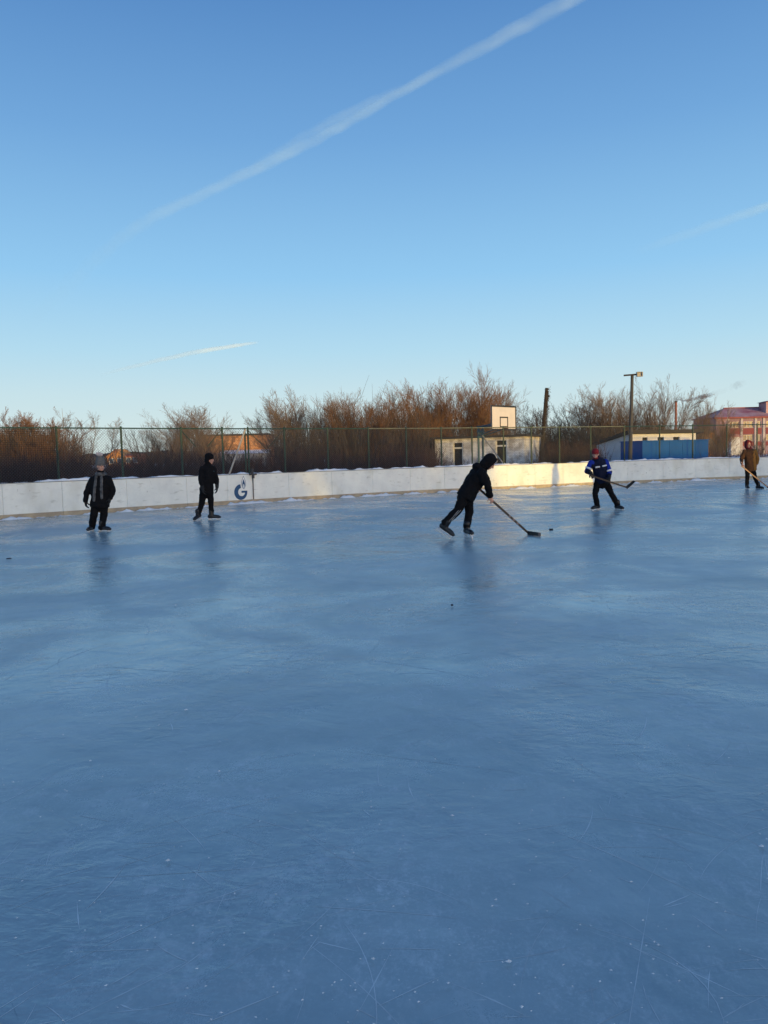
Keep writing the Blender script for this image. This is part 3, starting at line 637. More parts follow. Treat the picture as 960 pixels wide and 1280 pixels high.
# ------------------------------------------------------------------ smoke and contrails (thin bodies of vapour)
def vapour_mat(name, alpha, col, scale, lo=.35, hi=.65, power=2.):
    m = bpy.data.materials.new(name); m.use_nodes = True; nt = m.node_tree; nt.nodes.remove(nt.nodes['Principled BSDF']); N = nt.nodes.new; Lk = nt.links.new
    out = nt.nodes['Material Output']; tr = N('ShaderNodeBsdfTransparent'); df = N('ShaderNodeBsdfDiffuse'); tl = N('ShaderNodeBsdfTranslucent'); ad = N('ShaderNodeMixShader'); mx = N('ShaderNodeMixShader')
    df.inputs[0].default_value = (*col, 1); tl.inputs[0].default_value = (*col, 1); Lk(df.outputs[0], ad.inputs[1]); Lk(tl.outputs[0], ad.inputs[2])
    lw = N('ShaderNodeLayerWeight'); lw.inputs['Blend'].default_value = .5
    s1 = N('ShaderNodeMath'); s1.operation = 'SUBTRACT'; s1.inputs[0].default_value = 1; Lk(lw.outputs['Facing'], s1.inputs[1])
    pw = N('ShaderNodeMath'); pw.operation = 'POWER'; Lk(s1.outputs[0], pw.inputs[0]); pw.inputs[1].default_value = power
    tc = N('ShaderNodeTexCoord'); nz = N('ShaderNodeTexNoise'); nz.inputs['Scale'].default_value = scale; nz.inputs['Detail'].default_value = 7; nz.inputs['Roughness'].default_value = .65
    Lk(tc.outputs['Object'], nz.inputs['Vector']); mr = N('ShaderNodeMapRange'); mr.inputs['From Min'].default_value = lo; mr.inputs['From Max'].default_value = hi; mr.inputs['To Min'].default_value = .25; Lk(nz.outputs['Fac'], mr.inputs['Value'])
    at_ = N('ShaderNodeAttribute'); at_.attribute_name = 'vapour_fill'
    m1 = N('ShaderNodeMath'); m1.operation = 'MULTIPLY'; Lk(pw.outputs[0], m1.inputs[0]); Lk(mr.outputs[0], m1.inputs[1])
    m2 = N('ShaderNodeMath'); m2.operation = 'MULTIPLY'; Lk(m1.outputs[0], m2.inputs[0]); Lk(at_.outputs['Fac'], m2.inputs[1])
    m3 = N('ShaderNodeMath'); m3.operation = 'MULTIPLY'; Lk(m2.outputs[0], m3.inputs[0]); m3.inputs[1].default_value = alpha; m3.use_clamp = True
    Lk(m3.outputs[0], mx.inputs[0]); Lk(tr.outputs[0], mx.inputs[1]); Lk(ad.outputs[0], mx.inputs[2]); Lk(mx.outputs[0], out.inputs[0])
    return m
def vapour(name, path, mtl, loc, lump=.18, sub=8):
    """path: (point, radius, density)"""
    P = []; 
    for i in range(len(path)-1):
        for k in range(sub):
            t = k/sub; P.append((path[i][0].lerp(path[i+1][0], t), path[i][1]*(1-t)+path[i+1][1]*t, path[i][2]*(1-t)+path[i+1][2]*t))
    P.append(path[-1]); n = 20; vs = []; dn = []
    for i, (c, r, de) in enumerate(P):
        d = (P[min(i+1, len(P)-1)][0]-P[max(i-1, 0)][0]).normalized(); a_ = d.cross(V((0, 0, 1))).normalized(); b_ = d.cross(a_)
        c = c+(a_*noise.noise(V((i*.35, 1, 0)))+b_*noise.noise(V((i*.35, 7, 0))))*r*lump
        for j in range(n):
            t = 2*math.pi*j/n; rr = r*(1+lump*noise.noise(V((i*.45, math.cos(t), math.sin(t)))))
            vs.append(c+a_*(rr*math.cos(t))+b_*(rr*math.sin(t))-loc); dn.append(de)
    fs = [(k*n+i, k*n+(i+1) % n, (k+1)*n+(i+1) % n, (k+1)*n+i) for k in range(len(P)-1) for i in range(n)]
    me = bpy.data.meshes.new(name); me.from_pydata([tuple(v) for v in vs], [], fs); me.update()
    at_ = me.attributes.new('vapour_fill', 'FLOAT', 'POINT'); at_.data.foreach_set('value', dn); me.polygons.foreach_set('use_smooth', [True]*len(me.polygons))
    o = link(name, me, mtl); o.location = loc; o.visible_shadow = True
    return o
def sky_path(pts, alt):
    out = []
    for px, py, wpx, de in pts:
        r = ray(px, py); p = EYE+r*((alt-CAM_H)/r.z); out.append((p, wpx/2/F_PX*(p-EYE).length, de))
    return out
VM = vapour_mat('contrail_ice', .46, (.78, .96, 1.0), .0020, .22, .74, 2.2); VM2 = vapour_mat('thin_contrail_ice', .7, (.9, 1.0, 1.0), .0003, -.6, .6, 1.0); SMK = vapour_mat('chimney_smoke', .95, (.25, .27, .32), .45)
path = sky_path([(30, 412, 16, 0), (62, 380, 18, .9), (92, 351, 19, 1.4), (122, 323, 18, 1.35), (150, 299, 17, 1.45), (190, 272, 16, 1.25), (260, 239, 15, 1.0), (330, 207, 14, 1.05), (390, 177, 13, 1.2), (440, 150, 12, 1.25), (500, 116, 12, 1.15), (570, 77, 14, .9), (640, 40, 16, .85), (700, 8, 16, .9), (760, -25, 17, .9), (820, -60, 18, .3)], 3000)
path2 = sky_path([(290, 222, 6, 0), (335, 197, 10, .45), (380, 171, 12, .7), (425, 147, 13, .75), (465, 127, 12, .5), (520, 103, 8, 0)], 3080)
ctl = tag(vapour('contrail', path, VM, path[5][0]), 'long bright vapour trail crossing the upper sky diagonally', 'contrail', 'contrails')
strand = vapour('side_strand', path2, VM, path[5][0]); strand.parent = ctl; strand.location = (0, 0, 0)
path = sky_path([(125, 469, 4, 0), (150, 462, 4.5, .6), (200, 450, 5.5, .9), (250, 439, 6, 1), (295, 432, 5, 1), (322, 428, 3, .2)], 3000)
tag(vapour('contrail', path, VM2, path[2][0]), 'short thin vapour trail low in the left sky', 'contrail', 'contrails')
path = sky_path([(790, 316, 12, 0), (840, 299, 13, .35), (890, 282, 13, .6), (935, 266, 12, .85), (975, 252, 11, .9), (1050, 225, 10, .2)], 3000)
tag(vapour('contrail', path, VM, path[3][0]), 'faint vapour trail at the right edge of the sky', 'contrail', 'contrails')
sp = [(846, 500.5, 1.2, .6), (850, 499.5, 3, .8), (857, 501, 3.5, 1), (864, 499.5, 4.5, .9), (870, 498, 4.5, .7), (877, 496, 6, .9), (884, 495, 6, .7), (892, 492, 7, .1), (912, 486, 8, .0), (921, 481, 9, .22), (932, 478, 9, 0)]
path = [(at(a_, b_, 141), c_/2/F_PX*141, d_) for a_, b_, c_, d_ in sp]
tag(vapour('smoke_plume', path, SMK, path[2][0], .4), 'small grey smoke plume drifting right from the thin chimney', 'smoke', kind='stuff')
# ------------------------------------------------------------------ vegetation
def grow(rs, stems, H, spread, lv, twig_r=.012, up=.35, base_r=.07, trunk_only=0.0):
    """returns wood segments and twig segments; stems rise from the base and branch lv = [(count, length share, angle), ...]"""
    W, T = [], []
    def branch(p, d, L, r, level):
        n = 5 if level == 0 else (3 if level == 1 else 2)
        pts = [p.copy()]; rr = [r]
        for i in range(n):
            d = (d+V((rs.gauss(0, .15), rs.gauss(0, .15), rs.gauss(0, .08)+up*.22))).normalized(); p = p+d*(L/n)
            pts.append(p.copy()); rr.append(max(r*(1-.85*(i+1)/n), .004))
        tgt = W if level == 0 else T
        for i in range(n): tgt.append((pts[i], pts[i+1], rr[i], rr[i+1]))
        if level < len(lv):
            cnt, sh, ang = lv[level]; lo = (.25+trunk_only) if level == 0 else .15
            for k in range(max(1, int(cnt*rs.uniform(.75, 1.25)))):
                t = lo+(1-lo)*(k+rs.random())/cnt; t = min(t, .99); f = t*n; i = int(f); q = pts[i].lerp(pts[i+1], f-i)
                dd = (pts[i+1]-pts[i]).normalized(); ax = dd.orthogonal().normalized(); ax.rotate(Matrix.Rotation(rs.uniform(0, 2*math.pi), 3, dd))
                nd = (dd*math.cos(ang)+ax*math.sin(ang)*rs.uniform(.7, 1.3)).normalized()
                branch(q, nd, L*sh*rs.uniform(.65, 1.2)*(1.2-.5*t), max(rr[i]*.5, twig_r*(.8 if level else 1)*.7), level+1)
    for k in range(stems):
        a_ = rs.uniform(0, 2*math.pi); o = rs.random()**.5; tilt = spread*o*rs.uniform(.6, 1.1)
        d = V((math.cos(a_)*math.sin(tilt), math.sin(a_)*math.sin(tilt), math.cos(tilt)))
        branch(V((math.cos(a_), math.sin(a_), 0))*o*.35*(stems > 1), d, H*rs.uniform(.78, 1.0)*(1-.12*o), base_r*rs.uniform(.6, 1.1), 0)
    return W, T
def seg_arr(S, c0=None):
    return ([tuple(x[0]) for x in S], [tuple(x[1]) for x in S], [x[2] for x in S], [x[3] for x in S])
def proto(seed, wm, tm, **kw):
    rs = random.Random(seed); W, T = grow(rs, **kw)
    return (segs_mesh('trunk', *seg_arr(W), n=5), segs_mesh('crown', *seg_arr(T), n=3), wm, tm)
PR = {}
PR['willow'] = [proto(s, M['bark'], M['twig'], stems=13, H=6.4, spread=.44, lv=[(18, .40, .45), (9, .42, .45), (5, .45, .5)]) for s in (1, 2, 3)]
PR['grey'] = [proto(s, M['bark'], M['twig_grey'], stems=9, H=6.4, spread=.46, lv=[(17, .42, .5), (9, .45, .5), (5, .5, .5)]) for s in (4, 5)]
PR['round'] = [proto(s, M['bark'], M['twig_grey'], stems=6, H=6.6, spread=.62, lv=[(17, .42, .55), (9, .45, .55), (5, .5, .5)], base_r=.09) for s in (6, 7)]
PR['slim'] = [proto(s, M['birch'], M['twig_grey'], stems=1, H=6.8, spread=.06, lv=[(26, .24, .55), (7, .45, .5), (3, .5, .5)], base_r=.075, trunk_only=.08) for s in (8, 9)]
PR['dark'] = [proto(s, M['bark'], M['twig_dark'], stems=8, H=5.4, spread=.40, lv=[(12, .36, .42), (7, .42, .45), (4, .45, .5)]) for s in (10, 11)]
PR['bush'] = [proto(s, M['bark'], M['twig'], stems=18, H=5.0, spread=.72, lv=[(15, .32, .5), (9, .45, .5), (6, .5, .5)], base_r=.05) for s in (21, 22)]
HN = {k: [float(np.percentile([v.co.z for v in p[1].vertices], 99.2)) for p in v_] for k, v_ in PR.items()}
first = {}; cnt = {}
def tree(kind, px, ytop, Y, label, group, name='bare_tree', wid=1.0):
    i = cnt.get(kind, 0); cnt[kind] = i+1; pr = PR[kind][i % len(PR[kind])]; key = (kind, i % len(PR[kind]))
    g_ = at(px, 570, Y); h = at(px, ytop, Y).z; sc_ = h/HN[kind][key[1]]
    if key not in first:
        o = thing(name, (0, 0, 0), label, 'tree', group); first[key] = o
        for nm, me, mm in (('trunk', pr[0], pr[2]), ('crown', pr[1], pr[3])): link(nm, me, mm, o)
    else:
        o = copy_tree(first[key]); o.name = name; tag(o, label, 'tree', group)
    o.location = (g_.x, Y, 0); o.rotation_euler = (0, 0, random.uniform(0, 6.28)); o.scale = (sc_*wid, sc_*wid, sc_)
    return o
GW = 'bare willows behind the fence'; GG = 'bare grey trees'; GB = 'slender pale birches'; GL = 'sunlit rust brown willows at the left'
tree('bush', 18, 533, 44, 'rust brown willow at the left edge of the photo behind the net', GL, 'willow_tree', 1.2)
tree('bush', 52, 521, 47, 'tallest rust brown willow with rounded top at the left', GL, 'willow_tree', 1.25)
tree('bush', -30, 536, 46, 'rust brown willow cut off by the left edge of the photo', GL, 'willow_tree', 1.2)
tree('slim', 91, 511, 52, 'slender birch right beside the tallest rust brown willow', GB, 'birch_tree')
tree('slim', 104, 516, 56, 'slender birch between the left willows and the orange gable', GB, 'birch_tree')
tree('slim', 127, 523, 60, 'slender birch just left of the orange gable', GB, 'birch_tree')
tree('slim', 146, 522, 62, 'slender birch above the orange gable', GB, 'birch_tree')
tree('dark', 186, 536, 50, 'low dark bush right of the far brick red house', GG)
tree('grey', 212, 526, 52, 'smaller grey tree left of the spreading grey tree', GG)
tree('grey', 240, 510, 48, 'spreading grey tree above the man in the black cap', GG, wid=1.25)
tree('grey', 262, 528, 54, 'low grey tree in front of the barn end', GG)
tree('grey', 352, 510, 52, 'grey tree at the left end of the tall thicket', GG)
tree('grey', 374, 497, 50, 'broad grey tree second from the left in the tall thicket', GG, wid=1.15)
tree('slim', 401, 481, 56, 'slender birch rising above the left half of the thicket', GB, 'birch_tree')
tree('grey', 424, 493, 50, 'grey tree just right of the tall birch in the thicket', GG)
tree('willow', 452, 500, 47, 'rust brown willow under the dip in the thicket skyline', GW, 'willow_tree')
tree('grey', 484, 493, 53, 'grey tree right of the skyline dip in the thicket', GG)
tree('willow', 512, 485, 50, 'tall rust brown willow mid thicket above the fence', GW, 'willow_tree')
tree('willow', 540, 487, 57, 'dense rust brown willow left of the brick hut roof', GW, 'willow_tree', 1.1)
tree('willow', 570, 480, 54, 'rust brown willow above the left half of the brick hut', GW, 'willow_tree', 1.1)
tree('willow', 598, 466, 58, 'tallest rust brown willow directly behind the brick hut', GW, 'willow_tree', .9)
tree('grey', 622, 484, 60, 'grey tree right of the tallest willow behind the backboard', GG, wid=.8)
tree('dark', 656, 509, 64, 'dark bush just right of the backboard', GG, wid=1.2)
tree('dark', 676, 512, 60, 'dark bush behind the leaning wooden pole', GG, wid=1.3)
tree('dark', 703, 511, 64, 'dark bush right of the leaning wooden pole', GG, wid=1.3)
tree('dark', 728, 506, 62, 'dark bush above the man in the red hat', GG, wid=1.2)
tree('grey', 757, 489, 58, 'grey tree left of the floodlight pole', GG, wid=1.1)
tree('grey', 779, 489, 60, 'grey tree just behind the floodlight pole', GG)
tree('round', 816, 474, 56, 'big rounded grey tree rising behind the white shed', GG, wid=.74)
tree('slim', 866, 508, 72, 'thin bare tree right of the rusty chimney', GG)
tree('grey', 880, 502, 78, 'open grey tree between the chimney and the school', GG, wid=.6)
tree('slim', 888, 503, 90, 'slim bare tree touching the end of the school roof', GG)
tree('willow', 903, 524, 80, 'brown tree in front of the left end of the school', GG, wid=.9)
tree('dark', 948, 543, 78, 'low dark bush in front of the school windows', GG)
for k, (x, y) in enumerate(((33.6, -33), (35.6, -31.5), (37.6, -32), (39.5, -33.5), (41.2, -31.5), (43.2, -34), (34.6, -35), (38.6, -35.5), (41.9, -36))):  # unseen trees added to thin the sun that reaches the boards
    kd = ('grey', 0) if k % 2 else ('willow', 1)
    o = copy_tree(first[kd]); o.name = 'bare_tree'; tag(o, 'added unseen bare tree filtering the sun on the boards', 'tree', 'added unseen trees filtering the sun'); o.location = (x, y, 0); o.scale = (.62, .62, .72); o.rotation_euler = (0, 0, k*1.3)
# thickets that read as one mass
def mass(name, items, mtl, n=3):
    P0, P1, R0, R1 = [], [], [], []
    for (x, y, h, k, r, lean) in items:
        for _ in range(k):
            b_ = V((x+random.gauss(0, .22), y+random.gauss(0, .22), 0)); hh = h*random.uniform(.45, 1.05); d = V((random.gauss(0, lean), random.gauss(0, lean), 1)).normalized()
            mid = b_+d*hh*.55; d2 = (d+V((random.gauss(0, lean), random.gauss(0, lean), 0))).normalized(); tip = mid+d2*hh*.45
            P0 += [b_, mid]; P1 += [mid, tip]; R0 += [r, r*.75]; R1 += [r*.75, r*.3]
            for _ in range(3):
                t = random.uniform(.3, .95); s = b_.lerp(mid, t/.55) if t < .55 else mid.lerp(tip, (t-.55)/.45)
                e = s+(d+V((random.gauss(0, .5), random.gauss(0, .5), random.gauss(0, .2)))).normalized()*hh*random.uniform(.12, .3)
                P0.append(s); P1.append(e); R0.append(r*.6); R1.append(r*.25)
    me = segs_mesh(name, [tuple(p) for p in P0], [tuple(p) for p in P1], R0, R1, n)
    return tag(link(name, me, mtl), kind='stuff')
def pxof(x, y): return 480+F_PX*x/y
def scatter(n, pxr, dr, hr, keep=lambda px, x, y: True):
    """clumps at an image column range and a depth range behind the rink boards"""
    out = []
    while len(out) < n:
        px = random.uniform(*pxr); s = s_at_px(px) if -60 < px < 955 else None
        if s is None: p = V(((px-480)/960*36, 36, 0)) if px > 900 else V((-13, 19.4, 0))
        else: p = on_line(s)[0]
        Y = p.y+random.uniform(*dr); x = (px-480)/960*Y
        if keep(px, x, Y): out.append((x, Y))
    return out
items = [(x, y, random.uniform(1.2, 1.9)*(1+.55*noise.noise(V((x*.45, y*.45, 0)))), 8, .011, .17) for x, y in scatter(1500, (-60, 548), (3.0, 14), (1.4, 2.4))]
mass('dry_weeds', items, M['weed'])
items = [(x, y, random.uniform(1.3, 2.2), 8, .011, .13) for x, y in scatter(320, (683, 748), (3.2, 13), (1.4, 2.4))]
items += [(x, y, random.uniform(.6, 1.35), 6, .010, .2) for x, y in scatter(110, (548, 683), (3.0, 9), (.8, 1.4))]
items += [(x, y, random.uniform(.9, 1.6), 6, .012, .2) for x, y in scatter(160, (886, 1010), (3.5, 30), (.8, 1.4))]
mass('dry_weeds', items, M['weed'])
items = []
for pxr, dr, h, n in (((385, 640), (44-30, 34), (3.2, 5.2), 430), ((345, 400), (14, 34), (2.2, 3.4), 90), ((640, 760), (30, 44), (3.2, 4.6), 260), ((-40, 110), (20, 34), (2.4, 4.0), 260), ((110, 335), (22, 40), (1.2, 1.9), 240), ((750, 832), (17, 30), (3.2, 4.6), 230), ((856, 905), (30, 60), (2.6, 4.0), 110)):
    for x, y in scatter(n, pxr, dr, h, lambda px, x, y: not (545 < px < 684 and y < 52) and not (748 < px < 872 and y < 53)): items.append((x, y, random.uniform(*h), 6, .016, .12))
mass('thicket', items, M['twig_dark'])
items = [(x, y, random.uniform(2.6, 4.1), 7, .013, .16) for x, y in scatter(170, (-50, 92), (22, 28), None)]
mass('thicket', items, M['twig'])
# far wood along the horizon
m = MB(); vs = []; n_ = 260
for i in range(n_+1):
    x = -700+1500*i/n_; h = 9+3*noise.fractal(V((x*.02, 0, 0)), .9, 2, 5)+2.2*abs(noise.noise(V((x*.23, 3, 0))))
    vs += [(x, 600, -1), (x, 603, h*.7), (x, 612, h), (x, 640, h*.9), (x, 660, -1)]
m.raw(vs, [(i*5+j, (i+1)*5+j, (i+1)*5+j+1, i*5+j+1) for i in range(n_) for j in range(4)]); tag(m.build('far_forest', M['forest']), kind='stuff')
# ------------------------------------------------------------------ people
CL = bpy.data.textures.new('cloth_folds', 'CLOUDS'); CL.noise_scale = .10; CL.noise_depth = 2
def solid(mb, name, voxel, m, parent=None, smooth=3, folds=0.):
    """fuse overlapping closed shapes into one continuous skin"""
    w = V(world_loc(parent)) if parent is not None else V((0, 0, 0))
    me = mb.mesh(name+'_raw'); o = bpy.data.objects.new(name+'_raw', me); COL.objects.link(o)
    r = o.modifiers.new('r', 'REMESH'); r.mode = 'VOXEL'; r.voxel_size = voxel; r.use_smooth_shade = True
    s = o.modifiers.new('s', 'SMOOTH'); s.iterations = smooth; s.factor = .5
    if folds:
        dm = o.modifiers.new('d', 'DISPLACE'); dm.texture = CL; dm.strength = folds; dm.mid_level = .5; dm.texture_coords = 'GLOBAL'
    dg = bpy.context.evaluated_depsgraph_get(); ev = o.evaluated_get(dg)
    out = bpy.data.meshes.new_from_object(ev, depsgraph=dg); out.name = name
    bpy.data.objects.remove(o); bpy.data.meshes.remove(me)
    co = np.empty(len(out.vertices)*3); out.vertices.foreach_get('co', co); co = (co.reshape(-1, 3)-np.array(w)).reshape(-1); out.vertices.foreach_set('co', co)
    out.polygons.foreach_set('use_smooth', [True]*len(out.polygons)); out.materials.clear(); out.update()
    return link(name, out, m, parent)
def hand(mb, wrist, d, palm, s=1.0, curl=.5, grow=0.):
    """palm plus four unequal bent fingers and a side thumb; d points along the fingers, palm is the palm's normal"""
    d = d.normalized(); palm = (palm-d*palm.dot(d)).normalized(); sd = d.cross(palm)
    pc = wrist+d*.05*s; mb.ell(pc, sd*(.042*s+grow), palm*(.018*s+grow), d*(.055*s+grow), 12)
    mb.rcone(wrist-d*.03, wrist+d*.02, .028*s+grow, .030*s+grow, 10)
    for i, L in enumerate((.072, .082, .076, .060)):
        p = wrist+d*(.088*s)+sd*((i-1.5)*.021*s); a = .18
        dd = d.copy()
        for k in range(3):
            a += curl*(.75+.25*k); dd = d*math.cos(a)+palm*math.sin(a); l = L*s*(.45, .31, .24)[k]
            q = p+dd*l; mb.rcone(p, q, (.0098-.001*k)*s+grow*.6, (.0090-.001*k)*s+grow*.6, 8); p = q
    p = wrist+d*.025*s-sd*.034*s; t1 = (d*.6-sd*.65+palm*.45).normalized(); q = p+t1*.042*s; mb.rcone(p, q, .0135*s+grow*.6, .011*s+grow*.6, 8)
    t2 = (d*.8-sd*.1+palm*.6).normalized(); mb.rcone(q, q+t2*.034*s, .011*s+grow*.6, .0085*s+grow*.6, 8)
def head(mb, c, f, up, s=1.0):
    f = f.normalized(); up = (up-f*up.dot(f)).normalized(); r = f.cross(up)
    mb.ell(c+up*.02*s-f*.008*s, r*.073*s, f*.095*s, up*.108*s, 18)
    mb.ell(c-up*.045*s+f*.022*s, r*.056*s, f*.066*s, up*.072*s, 14)      # jaw
    mb.ell(c-up*.098*s+f*.062*s, r*.022*s, f*.018*s, up*.016*s, 10)      # chin
    mb.rcone(c+up*.012*s+f*.085*s, c-up*.030*s+f*.106*s, .009*s, .015*s, 8)  # nose
    mb.ell(c-up*.060*s+f*.083*s, r*.026*s, f*.010*s, up*.006*s, 8); mb.ell(c-up*.070*s+f*.080*s, r*.023*s, f*.010*s, up*.007*s, 8)
    for k in (-1, 1):
        mb.ell(c+r*(k*.075*s)-up*.01*s-f*.01*s, r*.010*s, f*.020*s, up*.032*s, 8)
        mb.ell(c+r*(k*.032*s)+up*.026*s+f*.080*s, r*.022*s, f*.012*s, up*.006*s, 8)   # brow
        mb.ell(c+r*(k*.045*s)-up*.022*s+f*.062*s, r*.020*s, f*.016*s, up*.016*s, 8)   # cheek
def person(label, K, J, face, fwd, opt):
    """J: joint name -> world point. fwd: where the chest faces."""
    s = K
    up = V((0, 0, 1)); fwd = fwd.normalized()
    sh, el, wr, hp, kn, an, toe = (J[k] for k in ('sh', 'el', 'wr', 'hp', 'kn', 'an', 'toe'))
    pel = (hp[0]+hp[1])/2; nk = J['neck']; hd = J['head']
    ax = (nk-pel).normalized(); sd = (sh[1]-sh[0]); sd = (sd-ax*sd.dot(ax)).normalized(); ft = ax.cross(sd)
    if ft.dot(fwd) < 0: ft = -ft
    hsd = hp[1]-hp[0]; hsd = hsd.normalized()
    L = (nk-pel).length
    def T(t): return pel+(nk-pel)*t
    wsh = (sh[1]-sh[0]).length/2
    # continuous body
    b = MB(); head(b, hd, face, J.get('headup', up), s)
    b.rcone(nk-ax*.06*s, hd-(face*.02+up*.05)*s, .062*s, .052*s, 12)
    b.loft([(T(-.12), sd*.13*s, ft*.10*s), (T(.05), sd*.155*s, ft*.115*s), (T(.35), sd*.135*s, ft*.10*s), (T(.7), sd*.16*s, ft*.115*s), (T(.9), sd*(wsh*.8), ft*.085*s), (T(1.0), sd*.07*s, ft*.06*s)], 18)
    for i in (0, 1):
        b.rcone(sh[i], el[i], .048*s, .038*s); b.rcone(el[i], wr[i], .038*s, .027*s)
        b.rcone(hp[i], kn[i], .080*s, .056*s); b.rcone(kn[i], an[i], .054*s, .038*s)
        td = (toe[i]-an[i]); b.rcone(an[i]-V((0, 0, .03)), an[i]+td*.75, .036*s, .030*s)
        hdv, pv = J['hand'][i]
        hand(b, wr[i], hdv, pv, s, J['curl'][i])
    root = solid(b, 'person', .0075, M['skin'], None, 2)
    base = (an[0]+an[1])/2; base.z = 0
    for me in [root.data]:
        co = np.empty(len(me.vertices)*3); me.vertices.foreach_get('co', co); me.vertices.foreach_set('co', (co.reshape(-1, 3)-np.array(base)).reshape(-1)); me.update()
    root.location = base; tag(root, label, 'person')
    # eyes
    fr = face.normalized(); hu = J.get('headup', up); hu = (hu-fr*hu.dot(fr)).normalized(); rr = fr.cross(hu)
    for k in (-1, 1):
        e = MB(); e.ell(hd+rr*(k*.031*s)+hu*.010*s+fr*.078*s, rr*.013*s, fr*.009*s, hu*.007*s, 8); e.build('eye', M['black'], root, True)
    # jacket
    g = opt.get('bulk', 1.0)
    hem = opt.get('hem', -.18); j = MB()
    fl = opt.get('flare', 1.0)
    j.loft([(T(hem), sd*.185*s*g*fl, ft*.150*s*g*fl), (T(hem*.45), sd*.19*s*g, ft*.155*s*g), (T(.22), sd*.178*s*g, ft*.145*s*g), (T(.55), sd*.192*s*g, ft*.155*s*g), (T(.78), sd*(wsh*.98+.02*s), ft*.135*s*g), (T(.92), sd*(wsh*.80), ft*.105*s*g), (T(1.02), sd*.085*s*g, ft*.085*s*g)], 24)
    for i in (0, 1):
        q = wr[i].lerp(el[i], .06)
        j.rcone(sh[i].lerp(T(.8), .12), el[i], .082*s*g, .066*s*g); j.rcone(el[i], q, .066*s*g, .050*s*g)
    j.rcone(nk-ax*.05, nk+(hd-nk)*.30, .085*s, .078*s)
    if opt.get('hoodback'): j.ell(nk-ft*.10*s-ax*.03, sd*.13*s, ft*.09*s, ax*.075*s, 14)
    jk = solid(j, 'jacket', .015, opt['jacket'], root, 3, .042)
    for nm, mt, fn in opt.get('jacket_parts', []):
        m_ = MB(); fn(m_, T, sd, ft, ax, sh, el, wr, s, g); solid(m_, nm, .010, mt, jk, 2)
    # trousers
    t = MB(); lg = opt.get('leg', 1.0)
    t.ell(pel+ax*.01, hsd*.165*s, ft*.135*s, ax*.15*s, 16); t.ell(pel-ax*.03*s, sd*.168*s, ft*.142*s, ax*.17*s, 16)
    for i in (0, 1):
        t.rcone(hp[i], kn[i], .102*s*lg, .080*s*lg); t.rcone(kn[i], an[i]+V((0, 0, opt.get('cuff', .02))), .080*s*lg, .070*s*lg)
    tr = solid(t, 'trousers', .014, opt['trousers'], root, 3, .034)
    for nm, mt, fn in opt.get('trouser_parts', []):
        m_ = MB(); fn(m_, hp, kn, an, hsd, ft, s); solid(m_, nm, .008, mt, tr, 1)
    # hat
    h = MB(); fr = face.normalized()
    opt['hat'](h, hd, fr, hu, rr, s, nk); ht = solid(h, opt['hatname'], .009, opt['hatmat'], root, 2, opt.get('hatfold', .0))
    for nm, mt, fn in opt.get('hat_parts', []):
        m_ = MB(); fn(m_, hd, fr, hu, rr, s); solid(m_, nm, .008, mt, ht, 1, .01)
    if 'scarf' in opt:
        m_ = MB(); opt['scarf'](m_, T, sd, ft, ax, nk, s); solid(m_, 'scarf', .010, M['scarf'], root, 2, .012)
    # gloves
    if opt.get('gloves'):
        for i in (0, 1):
            m_ = MB(); hand(m_, wr[i], *J['hand'][i], s*1.06, J['curl'][i], .006); m_.rcone(wr[i], wr[i].lerp(el[i], .2), .045*s, .05*s); solid(m_, 'glove', .008, M['glove'], root, 1)
    # skates
    s0_ = s; s = s*1.16
    for i in (0, 1):
        td = toe[i]-an[i]; fwdv = J['foot'][i].normalized(); upv = (up-fwdv*up.dot(fwdv)).normalized(); sv = fwdv.cross(upv)
        sole = an[i]-upv*.085*s                         # under the ankle, top of the blade holder
        m_ = MB(); m_.rcone(an[i]+upv*.075*s, an[i]-upv*.015*s, .056*s, .052*s); m_.rcone(an[i]-upv*.03*s-fwdv*.035*s, sole+fwdv*.14*s+upv*.040*s, .050*s, .040*s, side=sv); m_.ell(sole+fwdv*.15*s+upv*.032*s, fwdv*.06*s, sv*.046*s, upv*.034*s, 12)
        bt = solid(m_, 'skate', .009, M['boot'], root, 2)
        m_ = MB(); cfw = sole+fwdv*.045*s
        for k in (-.085, .095): m_.obox(cfw+fwdv*k*s-upv*.02*s, fwdv*.035*s, sv*.011*s, upv*.022*s)
        m_.obox(cfw-upv*.036*s+fwdv*.005, fwdv*.15*s, sv*.010*s, upv*.010*s); m_.obox(cfw+upv*.006*s+fwdv*.005, fwdv*.135*s, sv*.03*s, upv*.006*s)
        m_.build('blade_holder', M['holder'], bt)
        m_ = MB(); m_.obox(cfw-upv*.055*s, fwdv*.148*s, sv*.003, upv*.011*s); m_.build('blade', M['steel'], bt)
        if opt.get('laces'):
            m_ = MB(); m_.ell(an[i]+fwdv*.07*s-upv*.02*s, fwdv*.02*s, sv*.028*s, upv*.03*s, 10); solid(m_, 'laces', .009, M['stripe'], bt, 1)
    return root
class Px:
    """turns pixels of an enlarged crop into points round one skater"""
    def __init__(s, zoom, ox, oy, ax, gy, Yfix=None):
        s.z, s.ox, s.oy = zoom, ox, oy; s.g = ground(ox+ax/zoom, oy+gy/zoom); s.Y = s.g.y
    def __call__(s, x, y, dy=0.): return at(s.ox+x/s.z, s.oy+y/s.z, s.Y+dy)
def beanie(h, hd, f, u, r, s, nk):
    h.ell(hd+u*.055*s-f*.012*s, r*.088*s, f*.108*s, u*.095*s, 18); h.rcone(hd+u*.045*s-f*.02*s, hd+u*.05*s-f*.015*s, .09*s, .09*s)
